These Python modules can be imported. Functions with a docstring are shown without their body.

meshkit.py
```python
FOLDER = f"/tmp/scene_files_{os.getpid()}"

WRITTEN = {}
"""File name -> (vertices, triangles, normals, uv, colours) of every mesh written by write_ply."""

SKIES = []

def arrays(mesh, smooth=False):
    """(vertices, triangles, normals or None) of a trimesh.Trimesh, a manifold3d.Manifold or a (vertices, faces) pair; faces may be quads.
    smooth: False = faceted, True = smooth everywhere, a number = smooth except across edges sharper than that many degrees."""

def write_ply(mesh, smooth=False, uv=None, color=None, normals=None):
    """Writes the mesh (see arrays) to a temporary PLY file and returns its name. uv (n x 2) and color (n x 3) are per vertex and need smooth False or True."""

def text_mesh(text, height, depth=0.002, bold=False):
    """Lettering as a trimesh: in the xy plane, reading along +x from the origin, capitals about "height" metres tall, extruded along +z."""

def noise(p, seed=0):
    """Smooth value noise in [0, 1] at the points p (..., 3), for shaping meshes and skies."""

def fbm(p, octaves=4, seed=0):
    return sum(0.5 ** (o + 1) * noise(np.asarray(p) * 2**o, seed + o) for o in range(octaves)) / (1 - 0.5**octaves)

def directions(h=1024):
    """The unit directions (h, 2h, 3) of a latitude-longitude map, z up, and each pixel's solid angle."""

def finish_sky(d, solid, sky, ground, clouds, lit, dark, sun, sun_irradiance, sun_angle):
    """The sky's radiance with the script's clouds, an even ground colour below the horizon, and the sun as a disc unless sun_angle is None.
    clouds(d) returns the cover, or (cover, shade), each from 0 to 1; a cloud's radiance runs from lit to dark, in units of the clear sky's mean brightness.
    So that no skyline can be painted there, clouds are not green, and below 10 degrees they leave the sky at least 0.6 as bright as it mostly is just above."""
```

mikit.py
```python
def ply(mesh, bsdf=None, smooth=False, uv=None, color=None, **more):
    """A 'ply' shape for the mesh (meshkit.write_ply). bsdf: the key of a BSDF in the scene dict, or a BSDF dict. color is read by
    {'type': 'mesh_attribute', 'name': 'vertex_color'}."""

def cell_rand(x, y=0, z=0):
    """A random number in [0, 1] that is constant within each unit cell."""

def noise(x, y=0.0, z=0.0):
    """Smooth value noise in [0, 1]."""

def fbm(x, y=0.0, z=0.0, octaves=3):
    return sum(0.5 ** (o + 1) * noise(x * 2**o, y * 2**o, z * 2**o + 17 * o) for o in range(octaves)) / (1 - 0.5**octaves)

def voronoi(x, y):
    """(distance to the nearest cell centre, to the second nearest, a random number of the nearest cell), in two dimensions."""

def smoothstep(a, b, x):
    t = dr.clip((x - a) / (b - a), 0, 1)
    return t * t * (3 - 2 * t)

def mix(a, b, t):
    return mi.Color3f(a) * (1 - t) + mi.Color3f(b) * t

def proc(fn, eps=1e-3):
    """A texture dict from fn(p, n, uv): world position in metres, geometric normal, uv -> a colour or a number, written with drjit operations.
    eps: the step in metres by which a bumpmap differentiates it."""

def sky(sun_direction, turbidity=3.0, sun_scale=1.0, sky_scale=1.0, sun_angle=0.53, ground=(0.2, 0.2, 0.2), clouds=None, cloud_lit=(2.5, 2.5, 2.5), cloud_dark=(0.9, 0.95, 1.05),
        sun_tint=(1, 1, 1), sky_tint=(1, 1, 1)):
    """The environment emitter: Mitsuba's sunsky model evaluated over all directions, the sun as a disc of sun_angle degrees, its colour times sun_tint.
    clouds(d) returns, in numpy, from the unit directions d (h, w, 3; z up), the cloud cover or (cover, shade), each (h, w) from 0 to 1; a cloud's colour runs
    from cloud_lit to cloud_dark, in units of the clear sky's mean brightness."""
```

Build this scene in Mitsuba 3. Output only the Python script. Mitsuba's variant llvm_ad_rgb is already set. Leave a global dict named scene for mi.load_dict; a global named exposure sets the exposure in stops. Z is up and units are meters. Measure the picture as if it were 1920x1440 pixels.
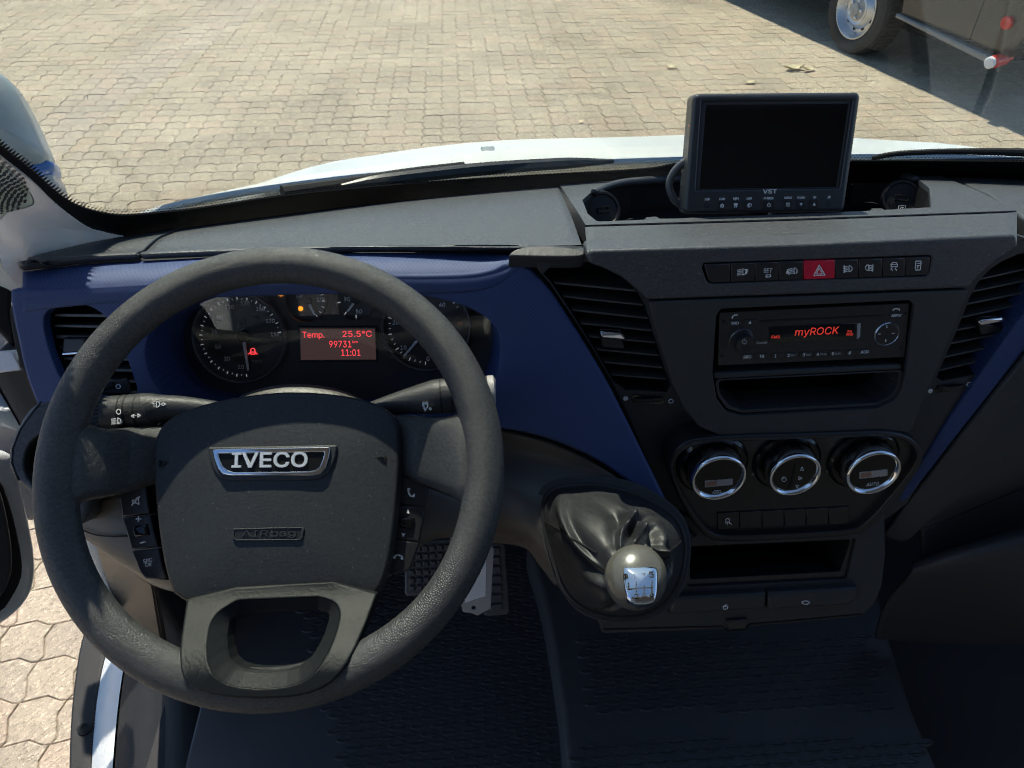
import math, random
import numpy as np, trimesh, mitsuba as mi, drjit as dr
import mapbox_earcut
from shapely.geometry import Polygon, LineString, Point, MultiPolygon
from shapely import affinity
from shapely.geometry.polygon import orient
import mikit, meshkit
from mikit import noise, fbm, voronoi, mix, proc, cell_rand

random.seed(4); RNG = np.random.default_rng(4)
T = mi.ScalarTransform4f
scene, labels = {}, {}

# ------------------------------------------------------------------ camera, sky, exposure
EYE = np.array([0.0, 0.0, 1.9])            # the photographer's phone above the driver's floor; x right, y forward, ground at z = 0
FOCAL = 1400.0                             # focal length in pixels of the 1920-wide photograph
PITCH, YAW = math.radians(40.3), math.radians(4.0)
FW = np.array([math.sin(YAW) * math.cos(PITCH), math.cos(YAW) * math.cos(PITCH), -math.sin(PITCH)])
RT = np.array([math.cos(YAW), -math.sin(YAW), 0.0])
UP = np.cross(RT, FW)
scene['camera'] = {'type': 'perspective', 'fov_axis': 'x', 'fov': math.degrees(2 * math.atan(960 / FOCAL)), 'near_clip': 0.02, 'far_clip': 400.0,
                   'to_world': T().look_at(origin=EYE.tolist(), target=(EYE + FW).tolist(), up=[0, 0, 1])}
SUN_AZ, SUN_EL = math.radians(-13.0), math.radians(58.0)
SUN = np.array([math.sin(SUN_AZ) * math.cos(SUN_EL), math.cos(SUN_AZ) * math.cos(SUN_EL), math.sin(SUN_EL)])
scene['sky'] = mikit.sky(SUN.tolist(), turbidity=3.0, sun_tint=(0.91, 1.0, 1.13))
exposure = 2.2

# ------------------------------------------------------------------ materials
def rgb(c): return {'type': 'rgb', 'value': list(c) if isinstance(c, (tuple, list)) else [c, c, c]}
def mat(name, base, rough=0.5, spec=0.5, bump=None, bscale=1.0, **k):
    b = {'type': 'principled', 'base_color': base if isinstance(base, dict) else rgb(base), 'roughness': rough, 'specular': spec, **k}
    if bump is not None:
        b = {'type': 'bumpmap', 'arbitrary': bump, 'scale': bscale, 'bsdf': b}
    scene[name] = {'type': 'twosided', 'bsdf': b}

def f_grain(p, n, uv):                     # moulded grain of dashboard plastic, metres
    return noise(p.x * 900, p.y * 900, p.z * 900) * 0.00022 + noise(p.x * 450, p.y * 450, p.z * 450) * 0.00022
def f_weave(p, n, uv):                     # woven texture pressed into the blue trim
    return (dr.sin(p.x * 2600) * dr.sin((p.z + 0.4 * p.y) * 2600)) * 0.00016
def f_leather(p, n, uv):                   # creases of the rim's skin
    a, b, c = voronoi(p.x * 520 + p.y * 100, p.z * 520 + p.y * 330)
    return dr.minimum(b - a, 0.4) * 0.0013 + noise(p.x * 260, p.y * 260, p.z * 260) * 0.0007
def f_soft(p, n, uv):                      # slow unevenness of moulded soft parts
    return noise(p.x * 700, p.y * 700, p.z * 700) * 0.00016
def f_paint(p, n, uv): return noise(p.x * 9, p.y * 9, p.z * 9) * 0.0006
def f_dust(p, n, uv):                      # dust specks and lint on black plastic
    a, b, c = voronoi(p.x * 130 + p.y * 31, p.z * 130 + p.y * 57)
    s = dr.select((a < 0.045) & (c > 0.9), 1.0, 0.0)
    return mix((0.033, 0.034, 0.037), (0.16, 0.16, 0.15), s)
def f_dash(p, n, uv):
    a, b, c = voronoi(p.x * 150 + p.z * 40, p.y * 150 + p.z * 90)
    s = dr.select((a < 0.06) & (c > 0.86), 1.0, 0.0)
    g = 0.72 + 0.3 * noise(p.x * 420, p.y * 420, p.z * 420) + 0.34 * cell_rand(dr.floor(p.x * 640), dr.floor(p.y * 640), dr.floor(p.z * 640))
    return mix((0.048, 0.0515, 0.058), (0.2, 0.2, 0.19), s) * g
def f_wheelskin(p, n, uv):
    w = fbm(p.x * 26, p.y * 26, p.z * 26)
    a, b, c = voronoi(p.x * 520 + p.y * 100, p.z * 520 + p.y * 330)
    skin = mix((0.036, 0.037, 0.0375), (0.055, 0.0555, 0.0555), w) * (0.84 + 0.34 * c)
    worn = mikit.smoothstep(0.57, 0.68, fbm(p.x * 55, p.y * 55, p.z * 55)) * mikit.smoothstep(1.555, 1.575, p.z)      # rubbed through scuffs on the crown of the rim
    return mix(skin, (0.115, 0.112, 0.105), worn * 0.6)
def f_stone(tint):
    def f(p, n, uv):
        g = noise(p.x * 330, p.y * 330, p.z * 330)
        big = fbm(p.x * 2.2, p.y * 2.2, 0.0)
        sp = cell_rand(dr.floor(p.x * 210 + 3 * g), dr.floor(p.y * 210 + 3 * g))
        c = mi.Color3f(*tint) * (0.76 + 0.32 * g) * (0.84 + 0.32 * big)
        c = c * dr.select(sp > 0.9, 1.5, dr.select(sp < 0.12, 0.62, 1.0))
        stain = mikit.smoothstep(0.66, 0.74, fbm(p.x * 1.1 + 7, p.y * 1.1, 0.0, 4)) * noise(p.x * 40, p.y * 40, 0.0)
        return c * (1 - 0.28 * stain)
    return f
def f_weavecol(p, n, uv):                  # two tone threads of the blue trim's woven print
    return mi.Color3f(0.030, 0.058, 0.172) * (0.92 + 0.16 * dr.sin(p.x * 1500) * dr.sin((p.z + 0.4 * p.y) * 1500) + 0.12 * (noise(p.x * 500, p.y * 500, p.z * 500) - 0.5))
def f_padcol(p, n, uv):
    a, b, c = voronoi(p.x * 110 + 9, p.z * 110 + p.y * 70)
    lint = dr.select((a < 0.035) & (c > 0.8), 1.0, 0.0)
    return mix((0.022, 0.0245, 0.028), (0.2, 0.2, 0.2), lint) * (0.85 + 0.3 * cell_rand(dr.floor(p.x * 560), dr.floor(p.y * 560), dr.floor(p.z * 560)))
def f_hide(p, n, uv):
    a, b, c = voronoi(p.x * 420 + p.y * 200, p.z * 420 + p.y * 110)
    return mi.Color3f(0.018, 0.019, 0.021) * (0.8 + 0.4 * c)
def f_sand(p, n, uv): return mi.Color3f(0.29, 0.245, 0.18) * (0.6 + 0.8 * noise(p.x * 120, p.y * 120))
def f_stonebump(p, n, uv): return noise(p.x * 260, p.y * 260, p.z * 260) * 0.0016 + noise(p.x * 60, p.y * 60, 0) * 0.002
def f_mat(p, n, uv): return noise(p.x * 500, p.y * 500, p.z * 500) * 0.0003
def f_boot(p, n, uv): return noise(p.x * 800, p.y * 800, p.z * 800) * 0.0001 + noise(p.x * 60, p.y * 60, p.z * 60) * 0.0008
def f_hubcap(p, n, uv): return mix((0.45, 0.46, 0.48), (0.2, 0.19, 0.18), fbm(p.x * 25, p.y * 25, p.z * 25))

grain, weave, leather, softb = proc(f_grain, 3e-4), proc(f_weave, 2e-4), proc(f_leather, 4e-4), proc(f_soft, 4e-4)
mat('dash_grain', proc(f_dash), 0.47, 0.6, grain)
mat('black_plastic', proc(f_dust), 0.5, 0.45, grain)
mat('blue_trim', proc(f_weavecol), 0.55, 0.5, weave)
mat('rim_skin', proc(f_wheelskin), 0.41, 0.55, leather)
mat('pad_skin', proc(f_padcol), 0.58, 0.5, softb)
mat('dial_ring', (0.13, 0.13, 0.132), 0.45, 0.4)
mat('satin', (0.011, 0.0130, 0.0140), 0.5, 0.18, softb)
mat('button', (0.018, 0.018, 0.02), 0.34, 0.5)
mat('gloss', (0.005, 0.005, 0.006), 0.06, 0.5)
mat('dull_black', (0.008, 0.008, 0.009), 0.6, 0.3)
mat('gauge_face', (0.05, 0.05, 0.051), 0.5, 0.3)
mat('chrome', (0.88, 0.89, 0.91), 0.06, 0.5, metallic=1.0)
mat('satin_metal', (0.75, 0.76, 0.78), 0.24, 0.5, metallic=1.0)
mat('white_print', (0.72, 0.73, 0.74), 0.5, 0.3)
mat('grey_print', (0.34, 0.35, 0.36), 0.5, 0.3)
mat('dark_print', (0.006, 0.006, 0.006), 0.5, 0.3)
mat('blue_print', (0.03, 0.09, 0.7), 0.5, 0.3)
mat('orange_print', (0.6, 0.14, 0.02), 0.5, 0.3)
mat('red_print', (0.5, 0.02, 0.015), 0.5, 0.3)
mat('needle', (0.82, 0.82, 0.84), 0.4, 0.4)
mat('red_button', (0.62, 0.012, 0.045), 0.3, 0.5)
mat('white_paint', (0.60, 0.63, 0.63), 0.22, 0.5, proc(f_paint, 5e-3), clearcoat=0.8, clearcoat_gloss=0.95)
mat('pillar_cloth', (0.8, 0.805, 0.81), 0.6, 0.3, softb)
mat('pillar_hole', (0.05, 0.05, 0.06), 0.7, 0.2)
mat('frit', (0.007, 0.007, 0.007), 0.45, 0.3)
mat('shroud', (0.085, 0.076, 0.068), 0.45, 0.5, grain)
mat('boot_leather', proc(f_hide), 0.5, 0.45, proc(f_boot, 5e-4))
mat('knob_skin', (0.085, 0.081, 0.068), 0.2, 0.5, clearcoat=0.6)
mat('mat_rubber', (0.07, 0.071, 0.075), 0.38, 0.5, proc(f_mat, 4e-4))
mat('trim_grey', (0.2, 0.2, 0.2), 0.45)
mat('carpet', (0.045, 0.045, 0.047), 0.8, 0.2, proc(f_mat, 4e-4))
mat('monitor_shell', (0.034, 0.037, 0.042), 0.33, 0.5, softb)
mat('silver_letter', (0.82, 0.83, 0.84), 0.42, 0.5, metallic=0.55)
mat('badge_black', (0.008, 0.008, 0.008), 0.35, 0.25)
mat('knob_scale', (0.30, 0.16, 0.12), 0.5)
mat('mirror_shell', (0.26, 0.29, 0.30), 0.3, 0.5)
mat('mirror_blue', (0.05, 0.12, 0.32), 0.2, 0.5)
mat('card_white', (0.72, 0.72, 0.74), 0.45, 0.4)
mat('card_grey', (0.36, 0.34, 0.33), 0.45, 0.4)
mat('dark_paint', (0.055, 0.048, 0.04), 0.15, 0.5, clearcoat=1.0, clearcoat_gloss=0.95)
mat('under_black', (0.015, 0.016, 0.017), 0.6, 0.3)
mat('tyre_rubber', (0.035, 0.034, 0.033), 0.65, 0.3)
mat('wheel_steel', (0.56, 0.57, 0.6), 0.32, 0.5, metallic=0.85)
mat('hub_steel', proc(f_hubcap), 0.5, 0.5)
mat('orange_lens', (0.9, 0.25, 0.02), 0.2, 0.5)
mat('red_lens', (0.55, 0.05, 0.04), 0.25, 0.5)
mat('speck', (0.6, 0.6, 0.57), 0.7, 0.2)
mat('leaf_dry', (0.62, 0.54, 0.36), 0.6, 0.3)
mat('cable_skin', (0.09, 0.09, 0.095), 0.35, 0.5)
mat('slat', (0.085, 0.087, 0.092), 0.35, 0.5)
mat('cab_lining', (0.18, 0.18, 0.19), 0.8, 0.2)
STONES = []
for i, tint in enumerate([(0.435, 0.365, 0.272), (0.46, 0.385, 0.285), (0.42, 0.355, 0.268), (0.455, 0.365, 0.272)]):
    mat(f'stone_{i}', proc(f_stone(tint)), 0.75, 0.3, proc(f_stonebump, 1.5e-3)); STONES.append(f'stone_{i}')
mat('joint_sand', proc(f_sand), 0.9, 0.1)
scene['windshield_glass'] = {'type': 'thindielectric', 'int_ior': 1.52, 'specular_transmittance': rgb((0.875, 0.945, 0.875))}   # green tinted laminated glass
scene['pane_glass'] = {'type': 'thindielectric', 'int_ior': 1.5}
def lamp(r, g, b): return {'emitter': {'type': 'area', 'radiance': rgb((r, g, b))}}
mat('lamp_red', (0.3, 0.01, 0.01), 0.5)
mat('lamp_amber', (0.4, 0.15, 0.0), 0.5)

# ------------------------------------------------------------------ helpers
def ray(px, py): return FW + (px - 960) / FOCAL * RT + (720 - py) / FOCAL * UP
def at(px, py, depth): return EYE + depth * ray(px, py)
def elev(e, yaw=0.0):                      # a normal facing back to the driver, tilted up by e degrees, turned by yaw degrees
    e, w = math.radians(e), math.radians(yaw)
    return np.array([math.sin(w) * math.cos(e), -math.cos(w) * math.cos(e), math.sin(e)])
class Plane:
    """A real plane of the cab: o a point on it, N its normal, X and Y its axes (roll turns them)."""
    def __init__(s, o, n, roll=0.0):
        s.o, s.N = np.asarray(o, float), np.asarray(n, float) / np.linalg.norm(n)
        x = np.cross([0, 0, 1.0], s.N) if abs(s.N[2]) < 0.99 else np.array([1.0, 0, 0]); x /= np.linalg.norm(x)
        y = np.cross(s.N, x); c, k = math.cos(math.radians(roll)), math.sin(math.radians(roll))
        s.X, s.Y = c * x + k * y, c * y - k * x
    def p(s, px, py, h=0.0):               # the point of the plane (raised by h) seen at a place of the photograph
        d = ray(px, py); return EYE + d * (np.dot(s.o + h * s.N - EYE, s.N) / d.dot(s.N))
    def q(s, pts, h=0.0):
        out = []
        for a in pts:
            v = s.p(a[0], a[1], h) - s.o; out.append((v.dot(s.X), v.dot(s.Y)))
        return np.array(out)
    def to3(s, ab, h=0.0):
        ab = np.asarray(ab, float); h = np.broadcast_to(np.asarray(h, float), len(ab))
        return s.o + ab[:, :1] * s.X + ab[:, 1:2] * s.Y + h[:, None] * s.N
    def shift(s, h): 
        r = Plane(s.o + h * s.N, s.N); r.X, r.Y = s.X, s.Y; return r
    def m(s, mesh):                        # a mesh in plane coordinates brought to the world
        v = np.asarray(mesh.vertices)
        return trimesh.Trimesh(s.o + v[:, :1] * s.X + v[:, 1:2] * s.Y + v[:, 2:3] * s.N, mesh.faces, process=False)

def join(*ms):
    ms = [m for g in ms for m in (g if isinstance(g, (list, tuple)) else [g])]
    return trimesh.util.concatenate(ms)
COUNT = {}
def key_for(base):
    n = COUNT.get(base, 0); COUNT[base] = n + 1
    return base if n == 0 else f'{base}_{n:03d}'
def obj(name, mesh, m, parent=None, smooth=35, emit=None, label=None):
    k = key_for((parent + '__' if parent else '') + name)
    scene[k] = mikit.ply(mesh, m, smooth=smooth, **(emit or {}))
    if label: labels[k] = {'label': label}
    return k
def thing(name, label, cat, group=None, kind=None):
    k = key_for(name); labels[k] = {'label': label, 'category': cat}
    if group: labels[k]['group'] = group
    if kind: labels[k]['kind'] = kind
    return k
def rounded(ab, r, holes=()):
    g = Polygon(ab)
    if not g.is_valid: g = g.buffer(0)
    if r > 0: g = g.buffer(-r, quad_segs=6).buffer(2 * r, quad_segs=6).buffer(-r, quad_segs=6)
    for h in holes:
        g = g.difference(h if isinstance(h, Polygon) else Polygon(h))
    return g
def chaikin(pts, n=2, closed=True):
    p = np.asarray(pts, float)
    for _ in range(n):
        nx = np.roll(p, -1, 0) if closed else p[1:]
        a = p if closed else p[:-1]
        q = np.stack([0.75 * a + 0.25 * nx, 0.25 * a + 0.75 * nx], 1).reshape(-1, 2 if p.shape[1] == 2 else p.shape[1])
        p = q if closed else np.vstack([p[:1], q, p[-1:]])
    return p
def spline(pts, n=40):                     # Catmull-Rom through open points
    p = np.asarray(pts, float); p = np.vstack([2 * p[0] - p[1], p, 2 * p[-1] - p[-2]])
    out = []; segs = len(p) - 3
    for t in np.linspace(0, segs - 1e-9, n):
        i = int(t); u = t - i; a, b, c, d = p[i:i + 4]
        out.append(0.5 * ((2 * b) + (c - a) * u + (2 * a - 5 * b + 4 * c - d) * u * u + (3 * b - a - 3 * c + d) * u ** 3))
    return np.array(out)
def bevelled(poly, h0, h1, b=0.002, seg=3, step=0.02, back=True, hb=None):
    """A shapely polygon raised from h0 to h1 with its upper edges (holes too) rounded by b, in plane coordinates."""
    parts = []
    for g in getattr(poly, 'geoms', [poly]):
        if g.is_empty or g.area < 1e-10: continue
        g = orient(g.segmentize(step))
        rings = [np.asarray(r.coords)[:-1] for r in (g.exterior, *g.interiors)]
        V, Fc, caps = [], [], []
        off = 0; offs = []
        for ri, r in enumerate(rings):
            bb = b if ri == 0 else (min(b, 0.002) if hb is None else hb)
            prof = [(0, h0), (0, h1 - bb)] + [(bb * (1 - math.cos(a)), h1 - bb + bb * math.sin(a)) for a in np.linspace(0, math.pi / 2, seg + 1)[1:]] if b > 0 else [(0, h0), (0, h1)]
            n = len(r); d = np.roll(r, -1, 0) - r; d /= np.linalg.norm(d, axis=1, keepdims=True) + 1e-12
            ln = np.stack([-d[:, 1], d[:, 0]], 1); pn = np.roll(ln, 1, 0)
            mi_ = ln + pn; mi_ /= np.maximum((mi_ * ln).sum(1), 0.35)[:, None] + 1e-12
            for ins, h in prof: V.append(np.column_stack([r + ins * mi_, np.full(n, h)]))
            i = np.arange(n); j = (i + 1) % n
            for k in range(len(prof) - 1):
                a0, a1 = off + k * n, off + (k + 1) * n
                Fc += [np.stack([a0 + i, a0 + j, a1 + j], 1), np.stack([a0 + i, a1 + j, a1 + i], 1)]
            offs.append((off, n)); off += n * len(prof)
        V = np.vstack(V)
        for lvl, flip in ((len(prof) - 1, False), (0, True)):
            if flip and not back: continue
            idx = np.concatenate([np.arange(o + lvl * n, o + (lvl + 1) * n) for o, n in offs])
            tri = mapbox_earcut.triangulate_float64(np.ascontiguousarray(V[idx][:, :2]), np.cumsum([n for _, n in offs]).astype(np.uint32)).reshape(-1, 3)
            tri = idx[tri.astype(int)]
            a, b_, c = V[tri[:, 0]], V[tri[:, 1]], V[tri[:, 2]]
            cap = 0.5 * np.abs((b_[:, 0] - a[:, 0]) * (c[:, 1] - a[:, 1]) - (b_[:, 1] - a[:, 1]) * (c[:, 0] - a[:, 0])).sum()
            net = sum(0.5 * (np.roll(q[:, 1], -1) * q[:, 0] - np.roll(q[:, 0], -1) * q[:, 1]).sum() for q in (V[o + lvl * n:o + (lvl + 1) * n] for o, n in offs))
            if abs(cap - net) > 0.01 * abs(net) and b > 2e-5: return bevelled(poly, h0, h1, b * 0.6, seg, step, back, None if hb is None else hb * 0.6)   # an edge too tight for this rounding
            up = ((b_[:, 0] - a[:, 0]) * (c[:, 1] - a[:, 1]) - (b_[:, 1] - a[:, 1]) * (c[:, 0] - a[:, 0])) > 0
            want = up != flip
            tri[~want] = tri[~want][:, ::-1]
            Fc.append(tri)
        parts.append(trimesh.Trimesh(V, np.vstack(Fc), process=False))
    return trimesh.util.concatenate(parts)
def plate(pl, px, h0, h1, b=0.002, r=0.0, holes=(), seg=3, step=0.02, smooth_px=0):
    """px: outline as seen in the photograph, on the plane at height h1."""
    if smooth_px: px = chaikin(px, smooth_px)
    g = rounded(pl.q(px, h1), r, [rounded(pl.q(h, h1), r2) for h, r2 in holes])
    return pl.m(bevelled(g, h0, h1, b, seg, step))
def strokes(pl, lines, w, h0, h1, closed=False):
    """Printed or raised line work: polylines in photograph places, w the line's width in metres."""
    gs = []
    for l in lines:
        q = pl.q(l, h1)
        gs.append((LineString(q) if len(q) > 1 else Point(q[0])).buffer(w / 2, quad_segs=3))
    g = gs[0]
    for x in gs[1:]: g = g.union(x)
    return pl.m(bevelled(g, h0, h1, 0))
def word(pl, text, p0, p1, hpx, h0, depth=0.0006, bold=False, ratio=1.0):
    """Lettering standing on the plane from photograph place p0 to p1 (its base line), hpx tall."""
    m = meshkit.text_mesh(text, 1.0, 1.0, bold)
    v = np.array(m.vertices); x0, x1 = v[:, 0].min(), v[:, 0].max()
    a, b = pl.q([p0, p1], h0); top = pl.q([(p0[0], p0[1] - hpx)], h0)[0]
    d = b - a; L = np.linalg.norm(d); d /= L; n = np.array([-d[1], d[0]]); ht = (top - a).dot(n)
    xy = a + ((v[:, :1] - x0) / (x1 - x0) * L) * d + v[:, 1:2] * ht * ratio * n
    return pl.m(trimesh.Trimesh(np.column_stack([xy, h0 + v[:, 2] * depth]), m.faces, process=False))
def grid(curves, close=False):
    c = np.asarray(curves, float); m, n = c.shape[:2]
    i, j = np.meshgrid(np.arange(m - 1), np.arange(n if close else n - 1), indexing='ij'); k = (j + 1) % n
    q = np.stack([i * n + j, i * n + k, (i + 1) * n + k, (i + 1) * n + j], -1).reshape(-1, 4)
    return trimesh.Trimesh(c.reshape(-1, 3), np.vstack([q[:, [0, 1, 2]], q[:, [0, 2, 3]]]), process=False)
def loft(curves, n=40, m=None, close=False):
    """A surface through curves (each a list of 3-D points), smoothed along and across."""
    cs = np.array([spline(c, n) for c in curves])
    if m: cs = np.stack([spline(cs[:, j], m) for j in range(n)], 1)
    return grid(cs, close)
def thick(mesh, t):                        # gives an open sheet a thickness t behind it
    v = np.asarray(mesh.vertices); n = mesh.vertex_normals
    e = trimesh.Trimesh(v, mesh.faces, process=False)
    edges = np.sort(e.edges, axis=1); u, idx, cnt = np.unique(edges, axis=0, return_index=True, return_counts=True)
    rim = e.edges[idx[cnt == 1]]; k = len(v)
    side = np.vstack([np.column_stack([rim[:, 1], rim[:, 0], rim[:, 0] + k]), np.column_stack([rim[:, 1], rim[:, 0] + k, rim[:, 1] + k])])
    return trimesh.Trimesh(np.vstack([v, v - n * t]), np.vstack([mesh.faces, mesh.faces[:, ::-1] + k, side]), process=False)
def tube(pts, rad, sides=14, n=None, cap=True):
    p = spline(pts, n) if n else np.asarray(pts, float)
    rad = np.interp(np.linspace(0, 1, len(p)), np.linspace(0, 1, len(np.atleast_1d(rad))), np.atleast_1d(rad))
    t = np.gradient(p, axis=0); t /= np.linalg.norm(t, axis=1, keepdims=True)
    a = np.cross(t[0], [0.3, 0.2, 0.93]); a /= np.linalg.norm(a); ring = []
    ang = np.arange(sides) * 2 * np.pi / sides
    for k in range(len(p)):
        a = a - t[k] * a.dot(t[k]); a /= np.linalg.norm(a); b = np.cross(t[k], a)
        ring.append(p[k] + rad[k] * (np.cos(ang)[:, None] * a + np.sin(ang)[:, None] * b))
    if cap: ring = [np.repeat(p[:1], sides, 0)] + ring + [np.repeat(p[-1:], sides, 0)]
    return grid(np.array(ring), True)
def lathe(pl, c, prof, sides=40, sx=1.0, sy=1.0):
    """Turned about the plane's normal at plane place c: prof is (radius, height) pairs."""
    ang = np.arange(sides) * 2 * np.pi / sides
    ring = [np.column_stack([c[0] + sx * r * np.cos(ang), c[1] + sy * r * np.sin(ang), np.full(sides, h)]) for r, h in prof]
    return pl.m(grid(np.array(ring), True))
def disc_poly(c, r, n=40):
    a = np.arange(n) * 2 * np.pi / n; return np.column_stack([c[0] + r * np.cos(a), c[1] + r * np.sin(a)])
def pillow(pl, ab, prof, center=None):
    """A cushion on a star-shaped outline: prof is (scale, height) from the rim to the middle."""
    ab = np.asarray(ab); c = np.mean(ab, 0) if center is None else center
    return pl.m(grid(np.array([np.column_stack([c + (ab - c) * s, np.full(len(ab), h)]) for s, h in prof]), True))
def cup(pl, g, h, depth, draft=0.0):
    """Inner walls and bottom of a recess with the shapely outline g, from height h down by depth."""
    r = np.asarray(orient(g.segmentize(0.02)).exterior.coords)[:-1]; n = len(r)
    c = r.mean(0); r2 = c + (r - c) * (1 - draft)
    V = np.vstack([np.column_stack([r, np.full(n, h)]), np.column_stack([r2, np.full(n, h - depth)])])
    i = np.arange(n); j = (i + 1) % n
    tri = mapbox_earcut.triangulate_float64(np.ascontiguousarray(r2), np.array([n], np.uint32)).reshape(-1, 3).astype(int) + n
    return pl.m(trimesh.Trimesh(V, np.vstack([np.stack([i, i + n, j], 1), np.stack([j, i + n, j + n], 1), tri]), process=False))
def box(lo, hi, bevel=0.0):
    lo, hi = np.asarray(lo, float), np.asarray(hi, float)
    pl = Plane([0, 0, 0], [0, 0, 1]); pl.X, pl.Y = np.array([1.0, 0, 0]), np.array([0, 1.0, 0])
    return pl.m(bevelled(Polygon([(lo[0], lo[1]), (hi[0], lo[1]), (hi[0], hi[1]), (lo[0], hi[1])]), lo[2], hi[2], bevel))
def floor_plane(z):
    pl = Plane([0, 0, z], [0, 0, 1]); pl.X, pl.Y = np.array([1.0, 0, 0]), np.array([0, 1.0, 0]); return pl
def px_of(p):                              # where a world point lies in the photograph (for picking what is near enough to be built singly)
    d = np.asarray(p) - EYE; z = d @ FW; return 960 + FOCAL * (d @ RT) / z, 720 - FOCAL * (d @ UP) / z, z

# planes of the cab
DASH_TOP = Plane([0, 0.62, 1.54], [0, math.sin(math.radians(16)), math.cos(math.radians(16))]); DASH_TOP.X, DASH_TOP.Y = np.array([1.0, 0, 0]), np.cross(DASH_TOP.N, [1.0, 0, 0])
BINNACLE = Plane([0, 0.62, 1.54], elev(28))
FACIA = Plane(at(1525, 640, 0.73), elev(12))
CLIMATE = Plane(FACIA.p(1490, 815), elev(7))
LOWER = Plane(CLIMATE.p(1450, 1012), elev(24))
WHEEL = Plane(at(503, 900, 0.63), elev(50), roll=-2.0)
CLUSTER = Plane(at(600, 620, 0.80), elev(30))

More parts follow.
